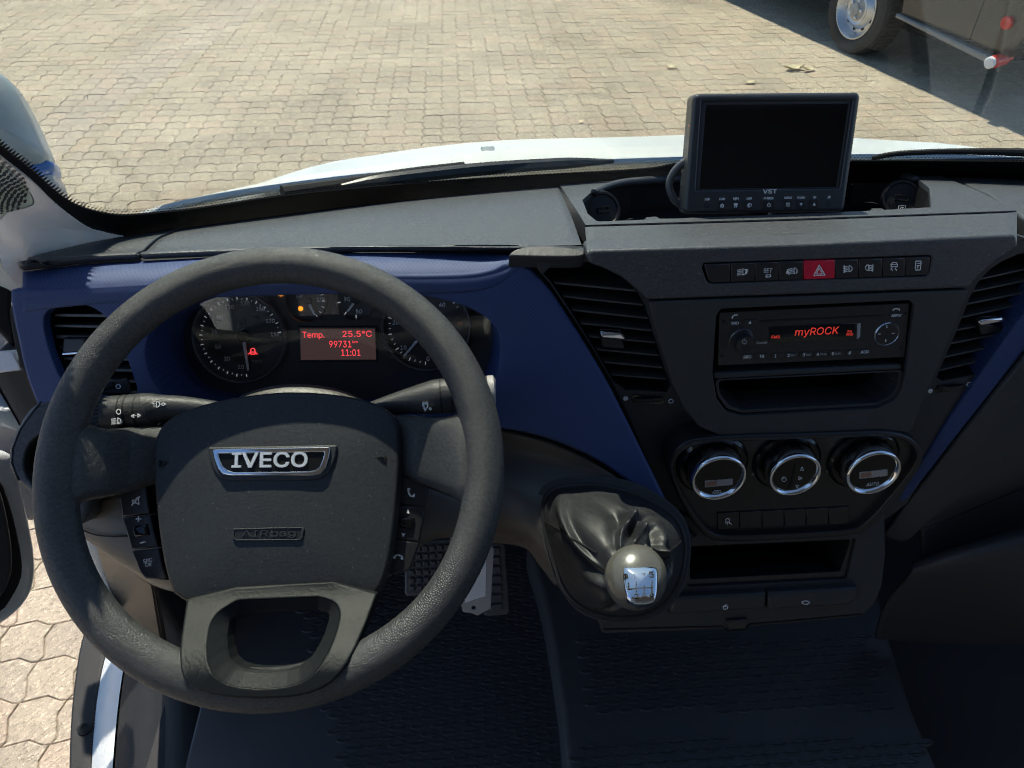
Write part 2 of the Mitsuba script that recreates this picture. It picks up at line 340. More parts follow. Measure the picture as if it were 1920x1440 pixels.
# ------------------------------------------------------------------ the setting: pavement of interlocking concrete stones
k = key_for('pavement'); labels[k] = {'label': 'sunlit yard paved with beige interlocking concrete stones', 'category': 'pavement', 'kind': 'structure'}
scene[k] = mikit.ply((np.array([[-90, -90, -0.0045], [90, -90, -0.0045], [90, 120, -0.0045], [-90, 120, -0.0045]], float), np.array([[0, 1, 2], [0, 2, 3]])), 'joint_sand')
CELL_X, CELL_Y, AMP = 0.122, 0.116, 0.0145
ZS = [(0, -0.4), (0.55, 0.6), (0.85, -0.4)]
def stone_outline(i, j, w, jit):
    lo, up_, le, ri = [], [], [], []
    for c in range(w):
        lo += [((i + c + s) * CELL_X, j * CELL_Y + o * AMP) for s, o in ZS]; up_ += [((i + c + s) * CELL_X, (j + 1) * CELL_Y + o * AMP) for s, o in ZS]
    lo.append(((i + w) * CELL_X, j * CELL_Y - 0.4 * AMP)); up_.append(((i + w) * CELL_X, (j + 1) * CELL_Y - 0.4 * AMP))
    zy = [(0.14, 0.8), (0.66, -0.75)]
    ri = [((i + w) * CELL_X + o * AMP, (j + s) * CELL_Y - 0.4 * AMP) for s, o in zy]
    le = [(i * CELL_X + o * AMP, (j + s) * CELL_Y - 0.4 * AMP) for s, o in zy][::-1]
    return np.array(lo + ri + up_[::-1] + le)
def stone_mesh(ab, z, tilt):
    g = affinity.scale(Polygon(ab).buffer(-0.0012, join_style=2), 1 - 0.0016 / (np.ptp(ab[:, 0])), 1)
    if g.geom_type != 'Polygon': return None
    r = np.asarray(orient(g).exterior.coords)[:-1]; n = len(r); c = r.mean(0)
    r2 = c + (r - c) * 0.955
    zz = z + (r2 - c) @ tilt
    V = np.vstack([np.column_stack([r, np.full(n, -0.012)]), np.column_stack([r, zz - 0.0022]), np.column_stack([r2, zz])])
    i = np.arange(n); j = (i + 1) % n; F = []
    for a in (0, n): F += [np.stack([a + i, a + j, a + n + j], 1), np.stack([a + i, a + n + j, a + n + i], 1)]
    tri = mapbox_earcut.triangulate_float64(np.ascontiguousarray(r2), np.array([n], np.uint32)).reshape(-1, 3).astype(int) + 2 * n
    return V, np.vstack(F + [tri])
stones = []
for j in range(-8, 92):
    y = (j + 0.5) * CELL_Y
    half = (0.9 + 0.80 * max(y, 0)) + 1.0
    i, i1 = int(max(-half, -6.6) / CELL_X), int(min(half, 6.8) / CELL_X)
    while i < i1:
        w = 2 if RNG.random() < 0.16 else 1
        stones.append((i, j, w)); i += w
built = []
for i, j, w in stones:
    c = np.array([(i + w / 2) * CELL_X, (j + 0.5) * CELL_Y, 0]); px, py, t = px_of(c)
    seen = t > 0.3 and ((-30 < px < 1950 and -30 < py < 330) or (-60 < px < 230 and 1040 < py < 1480))
    inview = t > 0.2 and -250 < px < 2200 and -200 < py < 1700
    if not inview: continue
    m = stone_mesh(stone_outline(i, j, w, 0), RNG.normal(0, 0.0008), RNG.normal(0, 0.006, 2))
    if m is None: continue
    built.append((t if seen else 99, m, RNG.integers(0, 4)))
built.sort(key=lambda b: b[0])
for t, m, s in built[:300]: obj('paver', trimesh.Trimesh(*m, process=False), STONES[s], 'pavement', smooth=False)
for s in range(4):
    rest = [m for t, m, q in built[300:] if q == s]
    scene[f'pavement__far_pavers__{s + 1:03d}'] = mikit.ply(trimesh.util.concatenate([trimesh.Trimesh(*m, process=False) for m in rest]), STONES[s])
labels['pavement__far_pavers'] = {'kind': 'stuff'}

# dry leaves on the yard
def dry_leaf(px, py, size, turn, label, curl):
    c = EYE + ray(px, py) * (EYE[2] / -ray(px, py)[2])
    n = 15; s = np.linspace(-1, 1, n); half = (1 - s ** 2) ** 0.7 * 0.42 * (1 + 0.25 * np.sin(s * 11 + turn))
    rows = []
    for e in (-1, -0.5, 0, 0.5, 1):
        x, y = s, e * half
        z = 0.012 + size * (0.10 * np.abs(e) * (0.6 + curl) + curl * 0.16 * s ** 2 + 0.05 * np.sin(s * 5 + e))
        ca, sa = math.cos(turn), math.sin(turn)
        rows.append(np.column_stack([c[0] + size * (ca * x - sa * y), c[1] + size * (sa * x + ca * y), z]))
    kk = thing('dry_leaf', label, 'leaf', 'dry leaves on the paving'); scene[kk] = mikit.ply(thick(grid(rows), 0.001), 'leaf_dry', smooth=True)
dry_leaf(1488, 131, 0.085, 0.15, 'large curled dry leaf lying on the paving above the right corner of the monitor', 1.0)
dry_leaf(1516, 133, 0.06, 0.5, 'small dry leaf touching the right end of the large curled leaf', 1.2)
dry_leaf(1406, 157, 0.05, 0.1, 'flat yellowish dry leaf on the paving just above the monitor', 0.4)
dry_leaf(1258, 128, 0.05, 0.0, 'pale star shaped dry leaf on the paving left of the monitor top', 0.3)
dry_leaf(1089, 231, 0.028, 0.9, 'tiny pale dry leaf on the paving just beyond the hood', 0.5)

# ------------------------------------------------------------------ the dark van parked on the right
DV = thing('parked_van', 'dark brown van with grey steel wheel parked on the right', 'van')
d0 = np.array([3.18, 6.25]); bd = np.array([math.sin(math.radians(15)), -math.cos(math.radians(15))])   # rear wheel on the ground; direction towards the van's rear end
bn = np.array([-bd[1], bd[0]])             # towards the van's inside (away from us)
if bn[0] < 0: bn = -bn
class Frame: pass
vp = Plane([d0[0], d0[1], 0], [-bn[0], -bn[1], 0]); vp.X = np.array([bd[0], bd[1], 0]); vp.Y = np.array([0, 0, 1.0]); vp.N = np.array([-bn[0], -bn[1], 0])   # the van's side: x to its rear, y up, N to us
arch = disc_poly((0, 0.34), 0.42, 40)
side = Polygon([(-4.4, 0.42), (1.42, 0.36), (1.50, 0.5), (1.52, 1.2), (1.45, 2.35), (1.35, 2.5), (-3.2, 2.5), (-3.5, 2.3), (-4.1, 1.5), (-4.6, 1.2), (-4.7, 0.6)])
side = side.difference(Polygon(arch)).difference(Polygon(disc_poly((-3.6, 0.34), 0.42, 40)))
obj('body', vp.m(bevelled(side, -1.9, -0.02, 0.06, 4, 0.2)), 'dark_paint', DV)
obj('underbody', vp.m(join(bevelled(Polygon([(-4.3, 0.24), (1.2, 0.24), (1.2, 0.5), (-4.3, 0.5)]), -1.8, -0.22, 0.02))), 'under_black', DV)
obj('sill_trim', vp.m(join(bevelled(Polygon([(0.42, 0.372), (1.40, 0.30), (1.42, 0.345), (0.42, 0.40)]), -0.06, 0.0, 0.012))), 'trim_grey', DV, label='pale grey trim strip along the lower edge of the body')
obj('panel_gap', vp.m(bevelled(Polygon([(1.12, 0.36), (1.126, 0.36), (1.126, 1.4), (1.12, 1.4)]), -0.022, -0.018, 0)), 'under_black', DV)
obj('side_lamp', vp.m(bevelled(Polygon([(0.66, 0.60), (0.80, 0.60), (0.80, 0.645), (0.66, 0.645)]).buffer(0.008), -0.03, 0.004, 0.006)), 'orange_lens', DV)
obj('tail_lamp', vp.m(bevelled(Point((1.36, 0.565)).buffer(0.04), -0.06, 0.006, 0.008)), 'red_lens', DV)
obj('side_window', vp.m(bevelled(Polygon([(-2.9, 1.35), (-1.9, 1.35), (-1.9, 2.1), (-2.6, 2.1)]).buffer(0.03), -0.03, -0.016, 0.002)), 'gloss', DV)
wl = obj('wheel', lathe(vp, (0, 0.335), [(0.19, -0.03), (0.215, -0.008), (0.24, 0.008), (0.29, 0.012), (0.322, 0.0), (0.334, -0.025), (0.336, -0.06), (0.332, -0.20), (0.30, -0.225), (0.2, -0.225)], 64), 'tyre_rubber', DV)
tread = [vp.m(bevelled(affinity.rotate(Polygon([(0.325, -0.006), (0.339, -0.006), (0.339, 0.006), (0.325, 0.006)]), a, origin=(0, 0)), -0.19, -0.035, 0)) for a in np.arange(0, 360, 6)]
for m in tread: m.vertices = m.vertices + 0.335 * np.array([0, 0, 1.0])
obj('tread', join(tread), 'tyre_rubber', wl)
obj('rim', lathe(vp, (0, 0.335), [(0.218, -0.012), (0.222, 0.006), (0.213, 0.008), (0.200, -0.006), (0.188, -0.035), (0.176, -0.052), (0.150, -0.048), (0.128, -0.022), (0.112, -0.010), (0.098, -0.016), (0.085, -0.012)], 64), 'wheel_steel', wl)
obj('hub', lathe(vp, (0, 0.335), [(0.086, -0.014), (0.07, -0.006), (0.045, 0.0), (0.042, 0.02), (0.0, 0.024)], 40), 'hub_steel', wl)
for a in range(10):
    c = (0.150 * math.cos(a * math.pi / 5 + .2), 0.335 + 0.150 * math.sin(a * math.pi / 5 + .2))
    obj('vent_hole', lathe(vp, c, [(0.0, -0.0455), (0.0135, -0.0455), (0.0165, -0.047)], 14), 'dull_black', wl)
for a in range(5):
    c = (0.063 * math.cos(a * 1.2566), 0.335 + 0.063 * math.sin(a * 1.2566))
    obj('wheel_nut', lathe(vp, c, [(0.013, -0.01), (0.013, 0.012), (0.006, 0.016), (0, 0.016)], 6), 'satin_metal', wl, smooth=False)
obj('wheel', lathe(vp, (-3.6, 0.335), [(0.0, -0.04), (0.2, -0.02), (0.24, 0.008), (0.31, 0.01), (0.336, -0.03), (0.33, -0.2), (0.0, -0.2)], 40), 'tyre_rubber', DV)
# coupling with a white cap and red body under the rear corner
hook = Plane(vp.to3([(1.40, 0.335)], 0.04)[0], np.array([-0.86, -0.36, -0.05]))
HK = thing('coupling_plug', 'red coupling plug with a round white cap under the rear corner of the dark van', 'plug')
obj('body', lathe(hook, (0, 0), [(0.0, -0.19), (0.022, -0.19), (0.028, -0.14), (0.040, -0.13), (0.042, -0.03), (0.036, 0.0)], 24), 'red_lens', HK)
obj('cap', lathe(hook, (0, 0), [(0.032, -0.004), (0.037, 0.0), (0.037, 0.018), (0.030, 0.024), (0, 0.025)], 28), 'card_white', HK)

# ------------------------------------------------------------------ our own white van around the cab
VB = thing('white_van', 'white van whose hood, pillar trim and door sill surround the cab', 'van')
XC = 0.31                                  # the van's middle
def glass_y(x, z): return 1.00 - 0.42 * (x - XC) ** 2 - 0.95 * (z - 1.43)
def on_glass(px, py, inset=0.0):
    d = ray(px, py); f = lambda t: (EYE[1] + t * d[1]) - glass_y(EYE[0] + t * d[0], EYE[2] + t * d[2]) + inset
    a, b = 0.1, 3.0
    for _ in range(60):
        m = (a + b) / 2
        if f(m) > 0: b = m
        else: a = m
    return EYE + a * d
# windshield: one curved pane, its black printed border inside
WS = thing('windshield', 'curved windshield above the dashboard with black dotted border', 'windshield')
xs = np.linspace(-0.43, 1.06, 40); zs = np.linspace(1.36, 2.44, 26)
obj('pane', grid([[(x, glass_y(x, z), z) for x in xs] for z in zs]), 'windshield_glass', WS, smooth=True)
rs, specks = np.random.default_rng(11), []
for i in range(420):                        # dust specks, fly spots and fine scratches on the outside of the pane
    x, z = rs.uniform(-.38, 1.05), 1.50 + .75 * rs.random() ** 1.6
    c = np.array([x, glass_y(x, z) + .0015, z]); u = np.array([1, .84 * (XC - x), 0]); w = np.array([0, -.95, 1.0]) / 1.38
    l, b_ = (rs.uniform(.0004, .0011), rs.uniform(.0004, .0009)) if i % 14 else (rs.uniform(.003, .012), .00022)
    t = rs.uniform(0, 6.28); p = math.cos(t) * u + math.sin(t) * w; q = -math.sin(t) * u + math.cos(t) * w
    specks.append(trimesh.Trimesh([c - l * p, c - b_ * q, c + l * p, c + b_ * q], [[0, 1, 2], [0, 2, 3]], process=False))
kk = obj('dust_specks', join(specks), 'speck', WS, smooth=False); labels[kk] = {'kind': 'stuff'}
inner = spline([(-60, 215), (0, 272), (61, 319), (100, 355), (140, 383), (185, 398), (230, 404), (300, 399), (380, 390), (535, 367), (725, 348), (960, 332), (1200, 318), (1290, 306), (1500, 303), (1700, 302), (1920, 303), (2080, 306)], 120)
outer = spline([(-80, 235), (0, 298), (61, 345), (95, 378), (132, 408), (176, 435), (230, 452), (300, 452), (380, 440), (535, 418), (725, 392), (960, 370), (1200, 356), (1290, 346), (1500, 343), (1700, 343), (1920, 345), (2080, 348)], 120)
band = [[on_glass(*a, 0.004) for a in inner], [on_glass(*a, 0.004) for a in outer]]
obj('border', thick(grid(band[::-1]), 0.0015), 'frit', WS, smooth=False)
dots = []                                  # dotted inner edge of the border
acc = np.concatenate([[0], np.cumsum(np.linalg.norm(np.diff(inner, axis=0), axis=1))])
for row in range(3):
    for s in np.arange(0, acc[-1], 7.0):
        x, y = np.interp(s + 3.5 * (row % 2), acc, inner[:, 0]), np.interp(s + 3.5 * (row % 2), acc, inner[:, 1])
        c = on_glass(x, y - 2.2 - 4.2 * row, 0.0035); r = 0.0017 - 0.0004 * row
        nrm = np.array([0.84 * (c[0] - XC), 1.0, 0.95]); nrm /= np.linalg.norm(nrm); u = np.cross(nrm, [1, 0, 0]); u /= np.linalg.norm(u); w = np.cross(nrm, u)
        a = np.arange(6) * math.pi / 3
        dots.append(trimesh.Trimesh(np.vstack([c + r * (np.cos(q) * u + np.sin(q) * w) for q in a]), [[0, 1, 2], [0, 2, 3], [0, 3, 4], [0, 4, 5]], process=False))
kk = obj('border_dots', join(dots), 'frit', WS, smooth=False); labels[kk] = {'kind': 'stuff'}

# hood: a crowned sheet from the windshield base forward and down to the nose
def hood_pt(px, py, y): d = ray(px, py); return EYE + d * (y / d[1])
HC = 0.335
def hood_row(pts): return pts + [(2 * HC - x, y, z) for x, y, z in pts[:-1][::-1]]
rear = hood_row([(-0.50, 0.93, 1.365), (-0.42, 0.95, 1.420), (-0.2, 1.07, 1.402), (0.05, 1.13, 1.388), (HC, 1.145, 1.385)])
mid1 = hood_row([(-0.44, 1.09, 1.315), (-0.35, 1.12, 1.365), (-0.17, 1.25, 1.334), (0.05, 1.32, 1.326), (HC, 1.335, 1.322)])
mid2 = hood_row([(-0.34, 1.28, 1.225), (-0.235, 1.30, 1.304), (-0.12, 1.43, 1.280), (0.08, 1.52, 1.260), (HC, 1.535, 1.254)])
nose = hood_row([(-0.28, 1.45, 1.02), (-0.17, 1.50, 1.05), (-0.07, 1.62, 1.05), (0.10, 1.71, 1.04), (HC, 1.73, 1.035)])
obj('hood', thick(loft([nose, mid2, mid1, rear], 60, 30), 0.01), 'white_paint', VB, smooth=True)
cowl = [[(x, glass_y(x, 1.37) + 0.006, 1.345) for x in np.linspace(-0.46, 1.08, 20)], [(x, 1.145 - 0.36 * (x - XC) ** 2 + 0.01, 1.362) for x in np.linspace(-0.46, 1.08, 20)]]
obj('cowl', grid(cowl), 'mirror_shell', VB, smooth=True)
nz = hood_pt(915, 286, 1.36)
obj('washer_nozzle', trimesh.util.concatenate([box(nz + [-0.013, -0.012, -0.01], nz + [0.013, 0.014, 0.008], 0.005)]), 'mirror_shell', VB)
# pillar trim on the left, from the dashboard end up along the glass
e1 = [on_glass(*a, 0.006) for a in [(236, 446), (176, 432), (132, 405), (95, 375), (61, 342), (0, 295), (-80, 232)]]
top = e1[-1] + 3.2 * (e1[-1] - e1[-2]); e1.append(top)
e4 = [at(20, 520, .715), at(-2, 478, .70), at(-40, 430, .68), at(-90, 380, .66), at(-140, 330, .64), at(-220, 240, .61), at(-320, 130, .57)]; e4.append(e4[-1] + (top - e1[-2]) * [1, .9, 1])
e1, e4 = np.array([e1[0] + np.array([.005, .015, -.06])] + e1), np.array([e4[0] + np.array([.0, .03, -.07])] + e4)
out_ = np.array([-0.15, -0.35, 0.25])
curv = [e1 + w * (e4 - e1) + (math.sin(math.pi * min(w * 1.1, 1)) ** 1.3) * np.array([0.0, -0.026, 0.03]) for w in np.linspace(0, 1, 9)]
obj('pillar_trim', thick(loft(curv, 60), 0.004), 'pillar_cloth', VB, smooth=True)
obj('pillar', thick(grid([e1 + [-0.02, 0.02, -0.01], e1 + [-0.11, -0.03, -0.01], e4 + [-0.08, 0.05, 0]]), 0.01), 'white_paint', VB)
# speaker grille set into the trim: rows of small holes
fine = loft(curv, 220, 90); cc = np.asarray(fine.vertices).reshape(90, 220, 3)
region = Polygon([(-90, 215), (-20, 262), (18, 296), (42, 326), (53, 350), (50, 374), (32, 393), (4, 400), (-30, 380), (-90, 330)])
holes, last = [], {}
for a in range(219):
    row_len = np.concatenate([[0], np.cumsum(np.linalg.norm(np.diff(cc[:, a], axis=0), axis=1))])
    if a % 2: continue
    for sgap in np.arange(0.0021 * ((a // 2) % 2), row_len[-1], 0.0042):
        k0 = min(int(np.searchsorted(row_len, sgap)), 88); p = cc[k0, a]
        x, y, t = px_of(p)
        if not (t > 0.1 and region.contains(Point(x, y))): continue
        nn = np.cross(cc[k0, a + 1] - cc[k0, a], cc[k0 + 1, a] - cc[k0, a]); nn /= np.linalg.norm(nn)
        if nn @ (EYE - p) < 0: nn = -nn
        u = np.cross(nn, [0, 0, 1]); u /= np.linalg.norm(u); v_ = np.cross(nn, u); an = np.arange(7) * 2 * math.pi / 7
        holes.append(trimesh.Trimesh(np.vstack([p + nn * 0.0007 + 0.00135 * (np.cos(q) * u + np.sin(q) * v_) for q in an]), [[0, i_, i_ + 1] for i_ in range(1, 6)], process=False))
kk = obj('speaker_holes', join(holes), 'pillar_hole', VB, smooth=False); labels[kk] = {'kind': 'stuff'}

# the rest of the cab that shades it: roof, rear wall, right side, firewall, floor
FZ = 0.78
obj('roof', join(box([-0.55, -0.75, 2.42], [1.28, 0.03, 2.46], 0.01)), 'cab_lining', VB)
obj('rear_wall', box([-0.66, -0.80, FZ], [1.28, -0.75, 2.42], 0.01), 'cab_lining', VB)
obj('right_side', join(box([1.20, -0.75, FZ - .3], [1.26, 0.95, 1.40], 0.01), box([1.20, -0.75, 1.40], [1.26, -0.40, 2.42], 0.01)), 'cab_lining', VB)
obj('firewall', join(box([-0.5, 0.93, FZ - .3], [1.2, 0.96, 1.40], 0.0)), 'dull_black', VB)
obj('left_rear_pillar', box([-0.66, -0.75, FZ], [-0.58, -0.42, 2.42], 0.02), 'white_paint', VB)
obj('kick_panel', box([-0.52, 0.66, FZ - .15], [-0.46, 0.95, 1.40], 0.01), 'carpet', VB)
obj('floor_pan', box([-0.5, -0.75, FZ - 0.06], [1.2, 0.93, FZ - 0.012], 0.0), 'carpet', VB)

# door opening at the left foot: cover strip, painted sill, inner trim
SILL = floor_plane(0.62)
strip_o = spline([(178, 1130), (152, 1200), (137, 1290), (130, 1380), (128, 1480), (130, 1600)], 30)
strip_i = spline([(238, 1130), (205, 1210), (186, 1290), (176, 1380), (172, 1480), (173, 1600)], 30)
paint_o = strip_i; paint_i = spline([(286, 1130), (262, 1210), (248, 1290), (239, 1380), (234, 1480), (236, 1600)], 30)
obj('sill_cover', plate(SILL, np.vstack([strip_o, strip_i[::-1]]), -0.12, 0.012, 0.005), 'under_black', VB, label='black plastic cover strip along the door sill')
obj('screw', lathe(SILL, SILL.q([(160, 1366)], 0.012)[0], [(0.012, 0.010), (0.012, 0.015), (0.007, 0.0165), (0.004, 0.014), (0, 0.014)], 20), 'satin', 'white_van__sill_cover')
SILL2 = floor_plane(0.66)
obj('painted_sill', thick(loft([[SILL.p(*a, -0.004) for a in strip_i], [SILL2.p(*(a * .5 + b * .5), 0.004) for a, b in zip(strip_i, paint_i)], [SILL2.p(*a, 0.03) for a in paint_i]][::-1], 30, 10), 0.006), 'white_paint', VB, smooth=True)
TRIM = floor_plane(0.70)
tr_o = paint_i; tr_i = spline([(330, 1080), (345, 1210), (352, 1290), (356, 1380), (356, 1480), (356, 1600)], 30); tr_e = tr_i + [90, 0]
obj('sill_trim', thick(loft([[TRIM.p(*a, -0.01) for a in tr_o], [TRIM.p(*(a * .75 + b * .25), 0.02) for a, b in zip(tr_o, tr_i)], [TRIM.p(*(a * .4 + b * .6), 0.035) for a, b in zip(tr_o, tr_i)], [TRIM.p(*a, 0.06) for a in tr_i], [TRIM.p(*a, 0.02) for a in tr_e]][::-1], 30, 16), 0.02), 'under_black', VB, smooth=True, label='dark plastic step trim inside the door sill')
obj('hinge_post', thick(loft([[at(125, 940, .93), at(150, 1000, .95), at(178, 1080, 1.0), at(200, 1150, 1.02)], [at(180, 960, .95), at(193, 1010, .97), at(205, 1075, 1.0), at(225, 1140, 1.02)]][::-1], 16), 0.01), 'white_paint', VB, smooth=True)
obj('inner_post', thick(loft([[at(190, 1000, .9), at(205, 1060, .97), at(232, 1130, 1.03), at(250, 1250, 1.06)], [at(270, 1020, .86), at(292, 1080, .93), at(306, 1160, 1.0), at(322, 1260, 1.06)]][::-1], 16), 0.01), 'button', VB, smooth=True)

obj('front_wheel', tube([[-0.62, 1.15, 0.34], [-0.42, 1.15, 0.34]], [0.34, 0.34], 40), 'tyre_rubber', VB)
obj('front_panel', box([-0.40, 1.0, 0.35], [1.02, 1.55, 1.0], 0.1), 'white_paint', VB)

dpo = Plane(at(10, 540, .80), np.array([0.5, -.75, .35]))
obj('door_post', plate(dpo, [(-160, 425), (-20, 448), (30, 500), (26, 525), (22, 570), (34, 640), (24, 652), (-5, 620), (-160, 600)], -.02, 0, .006), 'dull_black', VB)
# driver's door, standing open on the left
DD = thing('driver_door', 'open white driver door with dark lining at the left edge', 'door')
dp = Plane(at(30, 1000, 0.98), np.array([0.86, -0.42, 0.28]))
edge = [(-120, 840), (20, 840), (36, 870), (56, 960), (72, 1040), (70, 1100), (48, 1140), (0, 1178), (-120, 1240)]
obj('frame', plate(dp, edge, -0.06, 0.0, 0.012, smooth_px=2), 'white_paint', DD)
obj('seal', plate(dp, [(-120, 820), (0, 885), (24, 950), (40, 1020), (47, 1070), (36, 1105), (0, 1160), (-120, 1200)], 0.0, 0.012, 0.006, smooth_px=2), 'dull_black', DD)
obj('lining', plate(dp, [(-120, 820), (0, 902), (16, 950), (28, 1020), (30, 1070), (18, 1105), (0, 1128), (-120, 1180)], 0.012, 0.03, 0.01, smooth_px=2), 'black_plastic', DD)
hp = Plane(at(25, 760, 1.02), np.array([0.35, -0.85, 0.35]))
obj('hinge_side', plate(hp, [(-140, 560), (-10, 560), (70, 740), (110, 930), (60, 980), (-140, 960)], -0.05, 0.0, 0.01), 'card_grey', DD)
obj('hinge', join(plate(hp, [(-10, 768), (30, 764), (40, 785), (50, 800), (36, 812), (0, 800)], 0.0, 0.03, 0.006), lathe(hp, hp.q([(10, 768)], 0.0)[0], [(0.016, 0), (0.016, 0.02), (0.008, 0.03), (0, 0.03)], 16)), 'mirror_shell', DD)
obj('edge_strip', plate(hp, [(4, 588), (12, 586), (58, 735), (52, 742)], 0.0, 0.01, 0.003), 'white_paint', DD)
CS = Plane(at(20, 680, 0.80), np.array([0.1, -0.8, 0.6]))
obj('check_strap', plate(CS, [(-120, 668), (22, 656), (40, 694), (-120, 712)], -0.012, 0.0, 0.002), 'card_white', DD)

# exterior mirror beyond the glass
MR = thing('door_mirror', 'grey blue exterior mirror seen through the windshield at the left edge', 'mirror')
mp = Plane(at(10, 260, 1.12), np.array([0.35, -0.8, 0.5]))
def blob(px, h, d, seg=10):
    ab = rounded(mp.q(chaikin(px, 2), h), 0); ab = np.asarray(orient(ab.segmentize(0.02)).exterior.coords)[:-1]
    return pillow(mp, ab, [(0.9, h - 0.10), (0.99, h - 0.06), (1.0, h - 0.03), (0.985, h - 0.008)] + [(math.cos(a), h + d * math.sin(a)) for a in np.linspace(0.25, 1.52, 8)])
obj('housing', blob([(-130, 90), (-20, 125), (25, 150), (60, 215), (84, 270), (98, 302), (60, 320), (20, 322), (-130, 300)], 0, 0.045), 'mirror_shell', MR, smooth=True)
obj('blue_band', blob([(-130, 300), (40, 318), (98, 296), (108, 318), (95, 340), (40, 348), (-130, 345)], -0.006, 0.025), 'mirror_blue', MR, smooth=True)
obj('foot', blob([(-130, 335), (50, 340), (100, 322), (116, 345), (121, 378), (60, 420), (-130, 420)], -0.004, 0.03), 'card_grey', MR, smooth=True)

# wipers
def wiper(label, arm, blade, y_off=0.012, k=1.0):
    W_ = thing('wiper', label, 'wiper', 'windshield wipers')
    obj('arm', tube([on_glass(*a, -y_off - 0.014) for a in arm], [0.011 * k, 0.008 * k, 0.007 * k], 10, 24), 'dull_black', W_)
    obj('blade', tube([on_glass(*a, -y_off) for a in blade], [0.003, 0.008 * k, 0.009 * k, 0.008 * k, 0.003], 8, 30), 'monitor_shell', W_)
    return W_
wiper('black wiper lying along the left half of the windshield base', [(530, 364), (620, 350), (760, 327), (870, 313)], [(640, 349), (720, 337), (900, 317), (1060, 306), (1150, 302)])
wiper('black wiper on the right, its thin arm rising behind the monitor', [(1921, 286), (1860, 284), (1760, 284), (1680, 288), (1636, 296)], [(1560, 309), (1636, 306), (1760, 303), (1860, 301), (1960, 300)], k=0.5)

# ------------------------------------------------------------------ dashboard
DB = thing('dashboard', 'dark grey dashboard with blue instrument surround, vents and central switch panel', 'dashboard')
def dt(*a): return [DASH_TOP.p(*p) for p in a]
# left top panel: flat back, rounded front lip
def top_panel(name, back, front, lip, label=None, n=50, drop=0.0, m='dash_grain'):
    b, f = spline([DASH_TOP.p(*p) for p in back], n), spline([DASH_TOP.p(*p) for p in front], n)
    l = spline([BINNACLE.p(*p, -.034) for p in lip], n)
    b, f, l = b - drop * DASH_TOP.N, f - drop * DASH_TOP.N + [0, drop, 0], l + [0, drop, 0]
    rows = [b, b * .66 + f * .34 + [0, 0, .003], b * .33 + f * .67 + [0, 0, .004], f]
    rows = list(np.stack([spline(np.array(rows)[:, j], 12) for j in range(n)], 1))
    for a in (0.25, 0.5, 0.75, 1.0):
        q = f * (1 - a) + l * a + np.array([0, -0.010, 0.008]) * math.sin(math.pi * a * .92); rows.append(q)
    return obj(name, thick(grid(rows[::-1]), 0.004), m, DB, smooth=True, label=label)
top_panel('end_panel', [(60, 482), (110, 468), (170, 452), (235, 443), (343, 426)], [(52, 498), (100, 487), (150, 479), (205, 473), (268, 470)], [(48, 508), (100, 503), (150, 496), (205, 490), (266, 487)])
top_panel('top_panel', [(349, 427), (520, 404), (700, 382), (880, 364), (1046, 350)], [(275, 470), (450, 461), (650, 460), (850, 462), (1092, 464)], [(273, 487), (450, 480), (650, 474), (850, 474), (960, 477), (1096, 482)])
top_panel('panel_seam', [(330, 429), (346, 427), (362, 424)], [(255, 471), (272, 470), (290, 469)], [(253, 488), (270, 487), (288, 486)], n=8, drop=.006, m='dull_black')
# lid at the right end of the left top panel
lidp = Plane(BINNACLE.p(1030, 475, 0.008), elev(74))
obj('lid', plate(lidp, [(952, 479), (965, 466), (1000, 460), (1060, 462), (1095, 468), (1098, 480), (1060, 482), (960, 480)], -0.012, 0.003, 0.005, smooth_px=2, seg=5), 'black_plastic', DB, smooth=50)
# closed body of the dashboard under its top panels
obj('carrier', thick(grid([[DASH_TOP.to3([(x, yy)], -.07 - hh)[0] for x in np.linspace(-.50, 1.2, 30)] for yy, hh in ((.22, .03), (.36, .0))]), .012), 'dull_black', DB)

# blue surround
BL = [(14, 545), (30, 540), (90, 541), (200, 533), (330, 526), (450, 519), (650, 513), (850, 513), (915, 506), (950, 488), (990, 497), (1025, 532), (1060, 585), (1100, 648), (1140, 716), (1178, 792), (1215, 868), (1262, 964), (1236, 958), (1180, 905), (1120, 862), (1040, 826), (960, 806), (880, 800), (600, 805), (300, 800), (150, 790), (72, 770), (62, 745), (45, 700), (28, 620)]
CLUS = [(268, 660), (284, 612), (338, 574), (425, 552), (560, 540), (715, 543), (845, 562), (920, 596), (942, 640), (930, 720), (900, 770), (700, 790), (480, 790), (330, 770), (285, 720)]
VENT = [(78, 600), (92, 577), (130, 567), (175, 574), (215, 610), (245, 690), (262, 745), (235, 752), (160, 742), (118, 722), (92, 660)]
DEM = [(21, 574), (33, 570), (44, 610), (72, 712), (62, 716), (44, 690), (28, 630)]
bl = rounded(BINNACLE.q(chaikin(BL, 1)), 0.0, [rounded(BINNACLE.q(chaikin(c, 2)), 0) for c in (CLUS, VENT)])
obj('blue_surround', BINNACLE.m(bevelled(bl, -0.05, 0.0, 0.0115, 8, 0.012, hb=0.004)), 'blue_trim', DB, smooth=50, label='dark blue textured surround of the instruments')
obj('binnacle_well', cup(BINNACLE, rounded(BINNACLE.q(chaikin(CLUS, 2)), 0), -0.012, 0.085, 0.03), 'blue_trim', DB, label='deep blue hollow around the instruments')
